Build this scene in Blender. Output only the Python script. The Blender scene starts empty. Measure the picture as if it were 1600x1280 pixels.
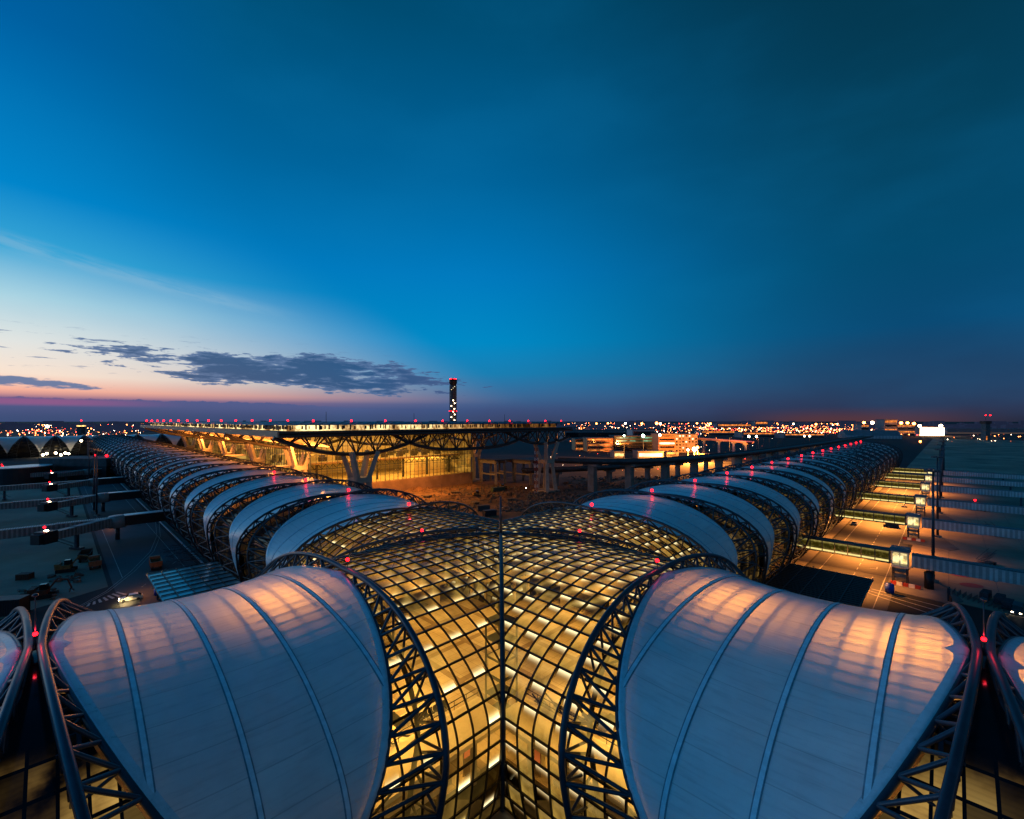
import bpy, math, random
from mathutils import Vector, Matrix
random.seed(11)
C = bpy.context.scene.collection
PI = math.pi
S = math.sqrt(.5)
# ---------------------------------------------------------------- camera numbers
FPX, CX, YH, CAMX, CAMY, CAMZ, YAW = 697., 770., 658., -.474, -74.12, 44., .0114
def pt(px, py, z=0.):
    """world point seen at photo pixel (px,py) when it lies at height z below eye level"""
    d = FPX * (CAMZ - z) / (py - YH)
    return ptd(px, d, z)
def ptd(px, d, z=0.):
    xc = (px - CX) / FPX * d
    c, s = math.cos(YAW), math.sin(YAW)
    return Vector((CAMX + c * xc - s * d, CAMY + s * xc + c * d, z))
def W(u, v, z=0.):
    return Vector(((u - v) * S, (u + v) * S, z))
R45 = PI / 4
# ---------------------------------------------------------------- materials
def lin(c):
    return tuple(((x / 255 / 12.92) if x / 255 <= .04045 else ((x / 255 + .055) / 1.055) ** 2.4) for x in c)
class NT:
    def __init__(s, nt):
        s.nt = nt; s.n = nt.nodes; s.l = nt.links
    def new(s, t, **kw):
        n = s.n.new(t)
        for k, v in kw.items(): setattr(n, k, v)
        return n
    def put(s, sock, v):
        if isinstance(v, bpy.types.NodeSocket): s.l.new(v, sock)
        elif v is not None:
            if hasattr(sock.default_value, '__len__') and not isinstance(v, (tuple, list, Vector)): v = (v,) * len(sock.default_value)
            if hasattr(sock.default_value, '__len__') and len(sock.default_value) == 4 and len(v) == 3: v = tuple(v) + (1,)
            sock.default_value = v
    def m(s, op, a, b=None, c=None, clamp=False):
        n = s.new('ShaderNodeMath', operation=op, use_clamp=clamp)
        s.put(n.inputs[0], a); s.put(n.inputs[1], b)
        if c is not None: s.put(n.inputs[2], c)
        return n.outputs[0]
    def ss(s, x, a, b):
        n = s.new('ShaderNodeMapRange', interpolation_type='SMOOTHSTEP')
        s.put(n.inputs[0], x); s.put(n.inputs[1], a); s.put(n.inputs[2], b)
        return n.outputs[0]
    def mix(s, f, a, b, mode='MIX'):
        n = s.new('ShaderNodeMix', data_type='RGBA', blend_type=mode)
        s.put(n.inputs[0], f); s.put(n.inputs[6], a); s.put(n.inputs[7], b)
        return n.outputs[2]
    def noise(s, vec, scale, detail=5, rough=.55, out=0):
        n = s.new('ShaderNodeTexNoise')
        if vec is not None: s.l.new(vec, n.inputs['Vector'])
        n.inputs['Scale'].default_value = scale; n.inputs['Detail'].default_value = detail; n.inputs['Roughness'].default_value = rough
        return n.outputs[out]
    def ramp(s, f, stops, interp='LINEAR'):
        n = s.new('ShaderNodeValToRGB'); cr = n.color_ramp; cr.interpolation = interp
        while len(cr.elements) < len(stops): cr.elements.new(.5)
        for e, (p, c) in zip(cr.elements, stops):
            e.position = p; e.color = tuple(c) + (1,)
        s.put(n.inputs[0], f)
        return n.outputs[0]
    def shmix(s, f, a, b):
        n = s.new('ShaderNodeMixShader'); s.put(n.inputs[0], f); s.l.new(a, n.inputs[1]); s.l.new(b, n.inputs[2])
        return n.outputs[0]
    def add(s, a, b):
        n = s.new('ShaderNodeAddShader'); s.l.new(a, n.inputs[0]); s.l.new(b, n.inputs[1])
        return n.outputs[0]
    def emit(s, col, st):
        n = s.new('ShaderNodeEmission'); s.put(n.inputs[0], col); s.put(n.inputs[1], st)
        return n.outputs[0]
    def comb(s, x, y, z=0.):
        n = s.new('ShaderNodeCombineXYZ'); s.put(n.inputs[0], x); s.put(n.inputs[1], y); s.put(n.inputs[2], z)
        return n.outputs[0]
    def sep(s, v):
        n = s.new('ShaderNodeSeparateXYZ'); s.l.new(v, n.inputs[0])
        return n.outputs
def newmat(name):
    m = bpy.data.materials.new(name); m.use_nodes = True; m.node_tree.nodes.clear()
    t = NT(m.node_tree); o = t.new('ShaderNodeOutputMaterial')
    return m, t, o
def pbr(name, col, rough=.6, metal=0., var=.25, scale=1.5, spec=.4, bump=0., bscale=8, obj=True, col2=None):
    m, t, o = newmat(name)
    p = t.new('ShaderNodeBsdfPrincipled')
    co = t.new('ShaderNodeTexCoord').outputs['Object' if obj else 'Generated']
    n = t.noise(co, scale, 6, .6)
    c = t.mix(t.ss(n, .3, .72), tuple(x * (1 - var) for x in col), col2 or tuple(min(1, x * (1 + var)) for x in col))
    n2 = t.noise(co, scale * 9, 3)
    c = t.mix(t.m('MULTIPLY', n2, .5), c, tuple(x * .55 for x in col))
    t.l.new(c, p.inputs['Base Color'])
    t.put(p.inputs['Roughness'], t.m('ADD', t.m('MULTIPLY', n, .25), rough - .12)); p.inputs['Metallic'].default_value = metal
    p.inputs['Specular IOR Level'].default_value = spec
    if bump:
        b = t.new('ShaderNodeBump'); b.inputs['Strength'].default_value = bump
        t.l.new(t.noise(co, bscale, 6), b.inputs['Height']); t.l.new(b.outputs[0], p.inputs['Normal'])
    t.l.new(p.outputs[0], o.inputs[0])
    return m
def glow(name, col, st, sample=False):
    m, t, o = newmat(name)
    t.l.new(t.emit(col, st), o.inputs[0])
    m.cycles.emission_sampling = 'AUTO' if sample else 'NONE'
    return m
def litglass(name, col, st, scale=.35, lo=.15, sx=1., sz=1.):
    """glass with the lit rooms behind it: broken brightness, sky reflection"""
    m, t, o = newmat(name)
    co = t.new('ShaderNodeTexCoord').outputs['Object']
    mp = t.new('ShaderNodeMapping'); mp.inputs['Scale'].default_value = (sx, sx, sz); t.l.new(co, mp.inputs[0])
    v = t.new('ShaderNodeTexVoronoi'); v.distance = 'CHEBYCHEV'; v.inputs['Scale'].default_value = scale; t.l.new(mp.outputs[0], v.inputs['Vector'])
    n = t.noise(mp.outputs[0], scale * .6, 5)
    k = t.m('MULTIPLY', t.sep(v.outputs['Color'])[0], t.ss(n, .25, .7))
    k = t.m('ADD', t.m('MULTIPLY', k, 1.6), lo)
    c = t.mix(t.sep(v.outputs['Color'])[1], tuple(x * y for x, y in zip(col, (1, .8, .55))), col)
    e = t.emit(c, t.m('MULTIPLY', k, st))
    g = t.new('ShaderNodeBsdfGlossy'); g.inputs['Roughness'].default_value = .08; t.put(g.inputs[0], (.5, .55, .6))
    fr = t.new('ShaderNodeFresnel'); fr.inputs[0].default_value = 1.4
    t.l.new(t.shmix(fr.outputs[0], e, g.outputs[0]), o.inputs[0])
    m.cycles.emission_sampling = 'NONE'
    return m
AMB = lin((255, 196, 94)); ORG = lin((255, 150, 60)); WARM = lin((255, 214, 140)); REDC = lin((255, 30, 50))
M = {}
M['steel'] = pbr('steel_blue_paint', (.038, .048, .066), .38, .3, .25, .7)
M['steel_dark'] = pbr('steel_dark', (.045, .055, .07), .45, .3, .3, .7)
M['steel_far'] = pbr('steel_wing', (.045, .054, .068), .4, .3, .3, .5)
M['mullion'] = pbr('mullion_dark', (.012, .013, .016), .35, .5)
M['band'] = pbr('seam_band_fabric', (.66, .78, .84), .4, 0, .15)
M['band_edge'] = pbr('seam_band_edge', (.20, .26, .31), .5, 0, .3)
M['trim'] = pbr('edge_trim', (.62, .68, .72), .3, .1, .12)
M['concrete'] = pbr('concrete', (.26, .25, .23), .8, 0, .3, .25, bump=.2)
M['concrete_dark'] = pbr('concrete_dark', (.09, .09, .095), .8, 0, .35, .2, bump=.2)
M['pylon'] = pbr('pylon_concrete', (.42, .36, .29), .75, 0, .2, .3)
M['asphalt'] = pbr('asphalt', (.05, .053, .06), .75, 0, .45, .06, bump=.3, bscale=3)
M['apron'] = pbr('apron_concrete', (.25, .20, .145), .85, 0, .55, .022, bump=.1)
M['pave'] = pbr('paving', (.14, .13, .12), .8, 0, .35, .15)
M['earth'] = pbr('far_ground', (.012, .014, .017), .95, 0, .6, .004)
M['paint'] = pbr('road_paint', (.36, .36, .34), .6, 0, .3, .6)
M['kerb'] = pbr('kerb_concrete', (.36, .38, .40), .7, 0, .2, .5)
M['dirt'] = pbr('site_dirt', (.13, .072, .038), .95, 0, .75, .05, bump=.8, bscale=.9)
M['rubble'] = pbr('rubble_mix', (.12, .10, .085), .95, 0, .6, .6, bump=.7, bscale=3)
M['rust'] = pbr('red_oxide_steel', (.10, .035, .02), .7, .2)
M['truss_roof'] = pbr('roof_truss_steel', (.055, .045, .04), .5, .3)
M['soffit'] = pbr('soffit_bronze', (.33, .24, .16), .5, .3, .2, .08)
M['louvre'] = pbr('louvre_grey', (.10, .12, .15), .5, .3)
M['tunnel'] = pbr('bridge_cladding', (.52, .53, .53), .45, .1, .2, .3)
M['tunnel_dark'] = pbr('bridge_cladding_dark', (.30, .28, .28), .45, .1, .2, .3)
M['tunnel_shade'] = pbr('bridge_cladding_shade', (.33, .34, .34), .45, .1, .2, .3)  # darker than the ribs, as shade painted between them
M['tunnel_dark_shade'] = pbr('bridge_cladding_dark_shade', (.17, .16, .16), .45, .1, .2, .3)
M['roof_blue'] = pbr('bridge_roof', (.07, .12, .15), .4, .3, .2, .3)
M['black'] = pbr('dark_cladding', (.016, .017, .021), .5, .1, .4, .1)
M['tyre'] = pbr('rubber', (.012, .012, .013), .85)
M['yellow'] = pbr('machine_yellow', (.20, .11, .03), .6, 0, .4)
M['orange'] = pbr('truck_orange', (.26, .12, .06), .6, 0, .4)
M['white'] = pbr('vehicle_white', (.6, .6, .6), .35, 0, .1)
M['blue'] = pbr('blue_plastic', (.015, .06, .42), .4)
M['red'] = pbr('red_paint', (.28, .03, .02), .5)
M['carglass'] = pbr('vehicle_glass', (.01, .012, .015), .1, 0, .1)
M['cream'] = pbr('interior_cream', (.72, .63, .45), .7, 0, .12, .3)
def hall_floor_mat():
    m, t, o = newmat('hall_floor_tiles')
    x, y, z = t.sep(t.new('ShaderNodeTexCoord').outputs['Object'])[:3]
    co = t.new('ShaderNodeTexCoord').outputs['Object']
    u = t.m('MULTIPLY', t.m('ADD', x, y), .7071); v = t.m('MULTIPLY', t.m('SUBTRACT', y, x), .7071)
    def line(q, per, w): return t.m('LESS_THAN', t.m('FRACT', t.m('DIVIDE', q, per)), w)
    g = t.m('MAXIMUM', line(u, 1.8, .04), line(v, 1.8, .04)); gb = t.m('MAXIMUM', line(u, 9., .12), line(v, 9., .12))
    n = t.noise(co, .25, 5)
    c = t.mix(t.ss(n, .3, .7), (.46, .36, .22), (.62, .52, .36)); c = t.mix(t.m('MULTIPLY', gb, .6), c, (.16, .09, .04)); c = t.mix(t.m('MULTIPLY', g, .5), c, (.12, .08, .05))
    p = t.new('ShaderNodeBsdfPrincipled'); t.l.new(c, p.inputs['Base Color']); p.inputs['Roughness'].default_value = .25
    t.l.new(p.outputs[0], o.inputs[0]); return m
def baffle_mat():
    m, t, o = newmat('baffle_panels')
    x, y, z = t.sep(t.new('ShaderNodeTexCoord').outputs['Object'])[:3]
    def line(q, per, w): return t.m('LESS_THAN', t.m('FRACT', t.m('DIVIDE', q, per)), w)
    g = t.m('MAXIMUM', line(y, 2.4, .08), line(z, 3.2, .07))
    wn = t.new('ShaderNodeTexWhiteNoise', noise_dimensions='2D'); t.l.new(t.comb(t.m('FLOOR', t.m('DIVIDE', y, 2.4)), t.m('FLOOR', t.m('DIVIDE', z, 3.2))), wn.inputs['Vector'])
    c = t.mix(wn.outputs[0], (.16, .12, .07), (.62, .52, .34)); c = t.mix(g, c, (.03, .025, .02))
    p = t.new('ShaderNodeBsdfPrincipled'); t.l.new(c, p.inputs['Base Color']); p.inputs['Roughness'].default_value = .5
    t.l.new(p.outputs[0], o.inputs[0]); return m
M['hallfloor'] = hall_floor_mat(); M['light_baffle'] = baffle_mat()
M['floor_in'] = pbr('interior_floor', (.60, .50, .34), .35, 0, .3, .25)
M['wallbrown'] = pbr('retaining_wall', (.24, .16, .10), .85, 0, .3, .15)
M['far_orange'] = pbr('office_render_orange', (.50, .24, .11), .8, 0, .2, .1)
M['far_cream'] = pbr('office_render_cream', (.50, .38, .26), .8, 0, .2, .1)
M['hangar'] = pbr('hangar_sheet', (.16, .18, .20), .6, .2, .2, .1)
M['dkglass'] = pbr('dark_glazing', (.012, .016, .02), .08, 0, .2, .3, spec=.7)
M['redlamp'] = glow('red_lamp', lin((255, 12, 22)), 14.)
M['reddome'] = glow('red_lamp_far', lin((255, 14, 20)), 14.)
M['oranglamp'] = glow('sodium_lamp', lin((255, 130, 50)), 40.)
M['whitelamp'] = glow('white_lamp', lin((255, 226, 180)), 30.)
M['winglow'] = litglass('window_lit_warm', WARM, 2.2, .25, .5)
M['winorange'] = litglass('window_lit_orange', lin((255, 150, 70)), 1.1, .25, .3)
M['wingreen'] = litglass('window_lit_green', lin((160, 235, 190)), .9, .12, .02)
M['winwhite'] = litglass('window_lit_white', lin((255, 246, 210)), 2.6, .12, .5)
def bridge_glass():
    m, t, o = newmat('bridge_glass_lit')
    x, y, z = t.sep(t.new('ShaderNodeTexCoord').outputs['Generated'])[:3]
    n = t.noise(t.new('ShaderNodeTexCoord').outputs['Object'], 1.3, 4)
    k = t.m('ADD', t.m('MULTIPLY', t.ss(z, .34, .08), 1.1), t.m('ADD', t.m('MULTIPLY', t.ss(z, .72, .95), .35), t.m('MULTIPLY', t.ss(n, .42, .7), .16)))
    k = t.m('MULTIPLY', k, t.m('GREATER_THAN', t.m('ABSOLUTE', t.m('SUBTRACT', z, .22)), .03))
    e = t.emit(t.mix(k, lin((150, 130, 40)), lin((250, 226, 140))), t.m('ADD', .09, t.m('MULTIPLY', k, .95)))
    g = t.new('ShaderNodeBsdfGlossy'); g.inputs['Roughness'].default_value = .06; t.put(g.inputs[0], (.4, .45, .5))
    fr = t.new('ShaderNodeFresnel'); fr.inputs[0].default_value = 1.35
    t.l.new(t.shmix(fr.outputs[0], e, g.outputs[0]), o.inputs[0]); m.cycles.emission_sampling = 'NONE'
    return m
M['bridgeglass'] = bridge_glass()
M['cabglass'] = litglass('cabin_glass_lit', lin((255, 236, 170)), 1.0, .9, .5)
M['facade'] = litglass('terminal_glass_lit', AMB, .55, .16, .12, 1, 1.6)
M['lamella'] = litglass('skylight_lit', lin((255, 220, 150)), 2.6, .22, .2)
def lamella_mat():
    m, t, o = newmat('skylight_lit')
    co = t.new('ShaderNodeTexCoord').outputs['Object']; x, y, z = t.sep(co)[:3]
    n = t.noise(co, .12, 6, .7); n2 = t.noise(co, .9, 3)
    k = t.m('MULTIPLY', t.m('ADD', .12, t.m('MULTIPLY', t.ss(n, .36, .66), t.m('ADD', .5, n2))), t.m('ADD', .22, t.m('MULTIPLY', t.ss(x, 150., 20.), 1.5)))
    e = t.emit(t.mix(k, lin((226, 136, 44)), lin((255, 220, 150))), t.m('MULTIPLY', k, 1.25)); t.l.new(e, o.inputs[0]); m.cycles.emission_sampling = 'NONE'
    return m
M['lamella'] = lamella_mat()
M['hangarlit'] = glow('hangar_front_lit', lin((255, 226, 170)), 6.)
M['screen'] = glow('advert_panel_face', lin((215, 110, 50)), .8)

def membrane_mat(name, trans):
    m, t, o = newmat(name)
    uv = t.new('ShaderNodeUVMap').outputs[0]
    x, y, _ = t.sep(uv)
    co = t.new('ShaderNodeTexCoord').outputs['Object']
    # thin welded seams along the panel, every 3.1 m of arc, plus faint panel tone and dirt
    fr = t.m('ABSOLUTE', t.m('SUBTRACT', t.m('FRACT', t.m('DIVIDE', y, 3.1)), .5))
    seam = t.m('LESS_THAN', fr, .0135)
    cell = t.new('ShaderNodeTexWhiteNoise', noise_dimensions='2D')
    t.l.new(t.comb(t.m('FLOOR', t.m('ADD', t.m('DIVIDE', y, 3.1), .5)), t.m('FLOOR', t.m('DIVIDE', t.m('ADD', x, 2.7), 5.4))), cell.inputs['Vector'])
    n = t.noise(co, .35, 6, .6)
    mp = t.new('ShaderNodeMapping'); mp.inputs['Scale'].default_value = (.12, 1.2, 1); t.l.new(uv, mp.inputs[0])
    n2 = t.noise(mp.outputs[0], 2.2, 5, .6)
    c = t.mix(t.ss(n, .3, .75), (.72, .73, .74), (.84, .85, .85))
    c = t.mix(t.m('MULTIPLY', t.sep(cell.outputs[1])[0], .16), c, (.40, .44, .48))
    c = t.mix(t.m('MULTIPLY', t.ss(n2, .46, .8), .5), c, (.34, .36, .38))
    c = t.mix(t.m('MULTIPLY', seam, .34), c, (.10, .13, .16))
    d = t.new('ShaderNodeBsdfDiffuse'); t.l.new(c, d.inputs[0])
    tr = t.new('ShaderNodeBsdfTranslucent'); t.put(tr.inputs[0], (.95, .80, .52))
    g = t.new('ShaderNodeBsdfGlossy'); g.inputs['Roughness'].default_value = .28; t.put(g.inputs[0], (.8, .85, .9))
    fr2 = t.new('ShaderNodeFresnel'); fr2.inputs[0].default_value = 1.36
    b = t.new('ShaderNodeBump'); b.inputs['Strength'].default_value = .12; b.inputs['Distance'].default_value = .3
    t.l.new(n2, b.inputs['Height'])
    for q in (d, g): t.l.new(b.outputs[0], q.inputs['Normal'])
    t.l.new(t.shmix(fr2.outputs[0], t.shmix(trans, d.outputs[0], tr.outputs[0]), g.outputs[0]), o.inputs[0])
    return m
M['membrane'] = membrane_mat('ptfe_membrane', .2)

def pane_mat():
    m, t, o = newmat('vault_glass_pane')
    uv = t.new('ShaderNodeUVMap').outputs[0]
    x, y, _ = t.sep(uv)
    at = t.new('ShaderNodeAttribute', attribute_name='pane')
    r, g, b = t.sep(at.outputs['Vector'])[:3]      # painted glow, painted lit-top flag, how clear the pane is
    co = t.new('ShaderNodeTexCoord').outputs['Object']
    n = t.noise(co, .55, 6, .65)
    n2 = t.noise(co, 2.6, 4, .6)
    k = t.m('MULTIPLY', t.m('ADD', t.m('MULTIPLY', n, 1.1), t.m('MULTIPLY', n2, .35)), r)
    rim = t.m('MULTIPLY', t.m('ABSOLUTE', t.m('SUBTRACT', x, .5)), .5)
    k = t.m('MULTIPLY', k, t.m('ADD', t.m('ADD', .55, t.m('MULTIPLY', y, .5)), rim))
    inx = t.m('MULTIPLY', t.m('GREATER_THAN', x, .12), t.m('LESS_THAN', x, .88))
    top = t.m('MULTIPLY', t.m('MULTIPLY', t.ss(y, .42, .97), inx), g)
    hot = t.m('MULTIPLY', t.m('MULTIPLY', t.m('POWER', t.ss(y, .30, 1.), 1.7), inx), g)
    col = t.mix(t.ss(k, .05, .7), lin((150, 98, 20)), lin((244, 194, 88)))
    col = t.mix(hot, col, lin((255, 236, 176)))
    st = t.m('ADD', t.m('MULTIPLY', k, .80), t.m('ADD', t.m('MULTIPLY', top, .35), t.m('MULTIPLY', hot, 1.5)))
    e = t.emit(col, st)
    tp = t.new('ShaderNodeBsdfTransparent'); t.put(tp.inputs[0], (.95, .89, .74))
    gl = t.new('ShaderNodeBsdfGlossy'); gl.inputs['Roughness'].default_value = .05; t.put(gl.inputs[0], (.8, .8, .8))
    fr = t.new('ShaderNodeFresnel'); fr.inputs[0].default_value = 1.33
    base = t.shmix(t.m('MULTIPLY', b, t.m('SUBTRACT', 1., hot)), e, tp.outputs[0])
    t.l.new(t.shmix(fr.outputs[0], base, gl.outputs[0]), o.inputs[0])
    m.cycles.emission_sampling = 'NONE'
    return m
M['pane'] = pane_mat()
def wedge_mat(name, k, hi, lo=8.):
    """glazing between the arches: dark louvred glass, glow of the hall painted on lower down"""
    m, t, o = newmat(name)
    x, y, _ = t.sep(t.new('ShaderNodeUVMap').outputs[0])
    co = t.new('ShaderNodeTexCoord').outputs['Object']
    n = t.noise(co, .22, 5)
    sl = t.m('GREATER_THAN', t.m('FRACT', t.m('MULTIPLY', y, 2.4)), .35)
    mul = t.m('GREATER_THAN', t.m('FRACT', t.m('MULTIPLY', x, .72)), .13)
    rows = t.m('GREATER_THAN', t.m('FRACT', t.m('MULTIPLY', y, .40)), .11)
    wn = t.new('ShaderNodeTexWhiteNoise', noise_dimensions='2D'); t.l.new(t.comb(t.m('FLOOR', t.m('MULTIPLY', x, .72)), t.m('FLOOR', t.m('MULTIPLY', y, .40))), wn.inputs['Vector'])
    zone = t.m('MULTIPLY', t.ss(y, lo, lo + 6.), t.ss(y, hi + 8, hi))
    fine = t.m('ADD', t.m('MULTIPLY', sl, .12), .88)
    kk = t.m('MULTIPLY', t.m('MULTIPLY', fine, t.m('MULTIPLY', mul, rows)), t.m('MULTIPLY', t.m('ADD', t.m('MULTIPLY', t.m('POWER', wn.outputs[0], 1.6), 1.15), .06), t.m('MULTIPLY', zone, t.ss(n, .30, .62))))
    kk = t.m('MULTIPLY', kk, t.m('SUBTRACT', 1., t.new('ShaderNodeNewGeometry').outputs['Backfacing']))
    e = t.emit(t.mix(n, lin((226, 150, 48)), lin((252, 216, 124))), t.m('MULTIPLY', kk, k))
    d = t.new('ShaderNodeBsdfDiffuse'); t.put(d.inputs[0], (.012, .014, .018))
    gl = t.new('ShaderNodeBsdfGlossy'); gl.inputs['Roughness'].default_value = .1; t.put(gl.inputs[0], (.5, .5, .5))
    fr = t.new('ShaderNodeFresnel'); fr.inputs[0].default_value = 1.3
    t.l.new(t.shmix(fr.outputs[0], t.add(e, d.outputs[0]), gl.outputs[0]), o.inputs[0])
    m.cycles.emission_sampling = 'NONE'
    return m
M['wedge_near'] = wedge_mat('wedge_glass_near', 1., 60, 11.)
M['wedge_right'] = wedge_mat('wedge_glass_right', .22, 34)
M['wedge_left'] = wedge_mat('wedge_glass_left', .04, 34)

# ---------------------------------------------------------------- mesh builder
class MB:
    def __init__(s):
        s.v = []; s.f = []; s.mi = []; s.uv = None; s.cur = 0
    def add(s, vs, fs):
        b = len(s.v); s.v += [tuple(p) for p in vs]
        for f in fs: s.f.append(tuple(b + i for i in f)); s.mi.append(s.cur)
    def box(s, c, d, rz=0., ry=0.):
        x, y, z = d[0] / 2, d[1] / 2, d[2] / 2
        mm = Matrix.Translation(Vector(c)) @ Matrix.Rotation(rz, 4, 'Z') @ Matrix.Rotation(ry, 4, 'Y')
        vs = [mm @ Vector(p) for p in ((-x, -y, -z), (x, -y, -z), (x, y, -z), (-x, y, -z), (-x, -y, z), (x, -y, z), (x, y, z), (-x, y, z))]
        s.add(vs, ((0, 3, 2, 1), (4, 5, 6, 7), (0, 1, 5, 4), (1, 2, 6, 5), (2, 3, 7, 6), (3, 0, 4, 7))); return s
    def bx(s, x0, x1, y0, y1, z0, z1):
        return s.box(((x0 + x1) / 2, (y0 + y1) / 2, (z0 + z1) / 2), (x1 - x0, y1 - y0, z1 - z0))
    def tube(s, pts, r, n=6, caps=True, r2=None, flat=None):
        pts = [Vector(p) for p in pts]; N = len(pts); rings = []; ref = None
        for i, p in enumerate(pts):
            t = (pts[min(i + 1, N - 1)] - pts[max(i - 1, 0)]).normalized()
            if ref is None:
                ref = t.cross(Vector((0, 0, 1)))
                if ref.length < .05: ref = t.cross(Vector((1, 0, 0)))
            ref = (ref - t * ref.dot(t)).normalized(); bi = t.cross(ref)
            rr = r if r2 is None else r + (r2 - r) * i / (N - 1)
            rings.append([p + (ref * math.cos(a) + bi * math.sin(a)) * rr for a in [2 * PI * (k + .5) / n for k in range(n)]])
        fs = []
        for i in range(N - 1):
            for k in range(n):
                fs.append((i * n + k, i * n + (k + 1) % n, (i + 1) * n + (k + 1) % n, (i + 1) * n + k))
        if caps: fs += [tuple(range(n))[::-1], tuple((N - 1) * n + k for k in range(n))]
        s.add([p for q in rings for p in q], fs); return s
    def cyl(s, c, r, h, n=16, r2=None):
        c = Vector(c); return s.tube([c, c + Vector((0, 0, h))], r, n, True, r2)
    def ball(s, c, r, n=8, m=5, sz=1.):
        vs = [(c[0], c[1], c[2] - r * sz)]; fs = []
        for j in range(1, m):
            a = -PI / 2 + PI * j / m
            for k in range(n):
                vs.append((c[0] + r * math.cos(a) * math.cos(2 * PI * k / n), c[1] + r * math.cos(a) * math.sin(2 * PI * k / n), c[2] + r * sz * math.sin(a)))
        vs.append((c[0], c[1], c[2] + r * sz)); L = len(vs) - 1
        for k in range(n):
            fs.append((0, 1 + (k + 1) % n, 1 + k)); fs.append((L, 1 + (m - 2) * n + k, 1 + (m - 2) * n + (k + 1) % n))
            for j in range(m - 2):
                a = 1 + j * n; fs.append((a + k, a + (k + 1) % n, a + n + (k + 1) % n, a + n + k))
        s.add(vs, fs); return s
    def prism(s, poly, z0, z1):
        n = len(poly)
        s.add([(p[0], p[1], z0) for p in poly] + [(p[0], p[1], z1) for p in poly],
              [tuple(range(n))[::-1], tuple(range(n, 2 * n))] + [(i, (i + 1) % n, n + (i + 1) % n, n + i) for i in range(n)]); return s
    def mesh(s, name, mats, smooth=False):
        me = bpy.data.meshes.new(name); me.from_pydata(s.v, [], s.f)
        for m in (mats if isinstance(mats, (list, tuple)) else [mats]): me.materials.append(m)
        if s.cur or any(s.mi): me.polygons.foreach_set('material_index', s.mi)
        if smooth: me.polygons.foreach_set('use_smooth', [True] * len(me.polygons))
        me.update(); return me
    def build(s, name, mats, parent=None, smooth=False, loc=(0, 0, 0), rz=0.):
        return link(name, s.mesh(name, mats, smooth), parent, loc, rz)
def link(name, me, parent=None, loc=(0, 0, 0), rz=0.):
    o = bpy.data.objects.new(name, me); C.objects.link(o); o.location = loc; o.rotation_euler = (0, 0, rz); o.parent = parent
    return o
def tag(o, label, cat, group=None):
    o['label'] = label; o['category'] = cat
    if group: o['group'] = group
    return o
def thing(name, label, cat, loc=(0, 0, 0), rz=0., group=None):
    return tag(link(name, None, None, loc, rz), label, cat, group)
def kind(o, k): o['kind'] = k; return o
def copy_tree(o, parent=None):
    c = o.copy(); C.objects.link(c); c.parent = parent
    for ch in list(o.children): copy_tree(ch, c)
    return c
def light(kind_, name, loc, energy, col, size=1., rot=None, sy=None, parent=None, spread=None):
    d = bpy.data.lights.new(name, kind_); d.energy = energy; d.color = col
    if kind_ == 'AREA':
        d.size = size
        if sy: d.shape = 'RECTANGLE'; d.size_y = sy
        if spread: d.spread = spread
    elif kind_ == 'SPOT': d.spot_size = size; d.spot_blend = .6; d.shadow_soft_size = .5
    else: d.shadow_soft_size = size
    o = bpy.data.objects.new(name, d); C.objects.link(o); o.location = loc; o.parent = parent
    if rot: o.rotation_euler = rot
    return o

# ---------------------------------------------------------------- concourse section
BAY = 27.; AW, ZC, BT, BB = 22.4, 15., 10.35, 20.; PH_END = math.radians(138.5); PH_M = math.radians(118)
def sec(ph, off=0.):
    """point of the tube's section at angle ph from the crown, moved off metres outwards -> (lateral, height)"""
    a = abs(ph); b = BT if a < PI / 2 else BB
    y, z = AW * (math.sin(a) if a < PI / 2 else math.sin(a) ** .55), ZC + b * math.cos(a)
    ny, nz = math.sin(a) / AW, math.cos(a) / b
    l = math.hypot(ny, nz); y += off * ny / l; z += off * nz / l
    return (y if ph >= 0 else -y), z
def sE(ph):
    return min(.75 + 12.6 * (abs(ph) / PH_M) ** 1.37, 13.35)
def bulge(ph): return math.sin(PI * min(abs(ph) / PH_END, 1)) ** 1.05
def chord(kind_, ph):
    if kind_ == 'E': y, z = sec(ph, -.15); return Vector((sE(ph), y, z))
    if kind_ == 'O': y, z = sec(ph, .35 + (1.8 * bulge(ph))); return Vector((.35 + .43 * (sE(ph) - .75), y, z))
    y, z = sec(ph, -.5 - 1.7 * bulge(ph)); return Vector((.45 + .42 * (sE(ph) - .75), y, z))
def phis(n, a=-PH_END, b=PH_END): return [a + (b - a) * i / n for i in range(n + 1)]
def truss_mesh(nseg, nd, k, n):
    m = MB(); P = phis(nseg)
    m.tube([chord('E', p) for p in P], .23 * k, n); m.tube([chord('O', p) for p in P], (.31 if n > 6 else .25) * k, n); m.tube([chord('I', p) for p in P], .25 * k, n)
    for sgn in (-1, 1):
        Q = [sgn * PH_END * (.045 + .955 * (i / nd) ** .92) for i in range(nd + 1)]
        for i in range(nd):
            a, b = Q[i], Q[i + 1]; c = (a + b) / 2
            m.tube([chord('O', a), chord('E', c)], .155 * k, n, False); m.tube([chord('E', c), chord('O', b)], .155 * k, n, False)
            m.tube([chord('O', a), chord('I', c)], .13 * k, n, False); m.tube([chord('I', c), chord('O', b)], .13 * k, n, False)
            if i % 2 == 0: m.tube([chord('I', c), chord('E', c)], .12 * k, n, False)
    return m
def mem_pt(x, ph, off=0.):
    L = max(BAY / 2 - sE(ph), .02); p = max(-1, min(1, x / L))
    dip = (.85 * (1 - p * p)) * min(1, L / 8)
    y, z = sec(ph, off - dip); return Vector((x, y, z))
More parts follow.
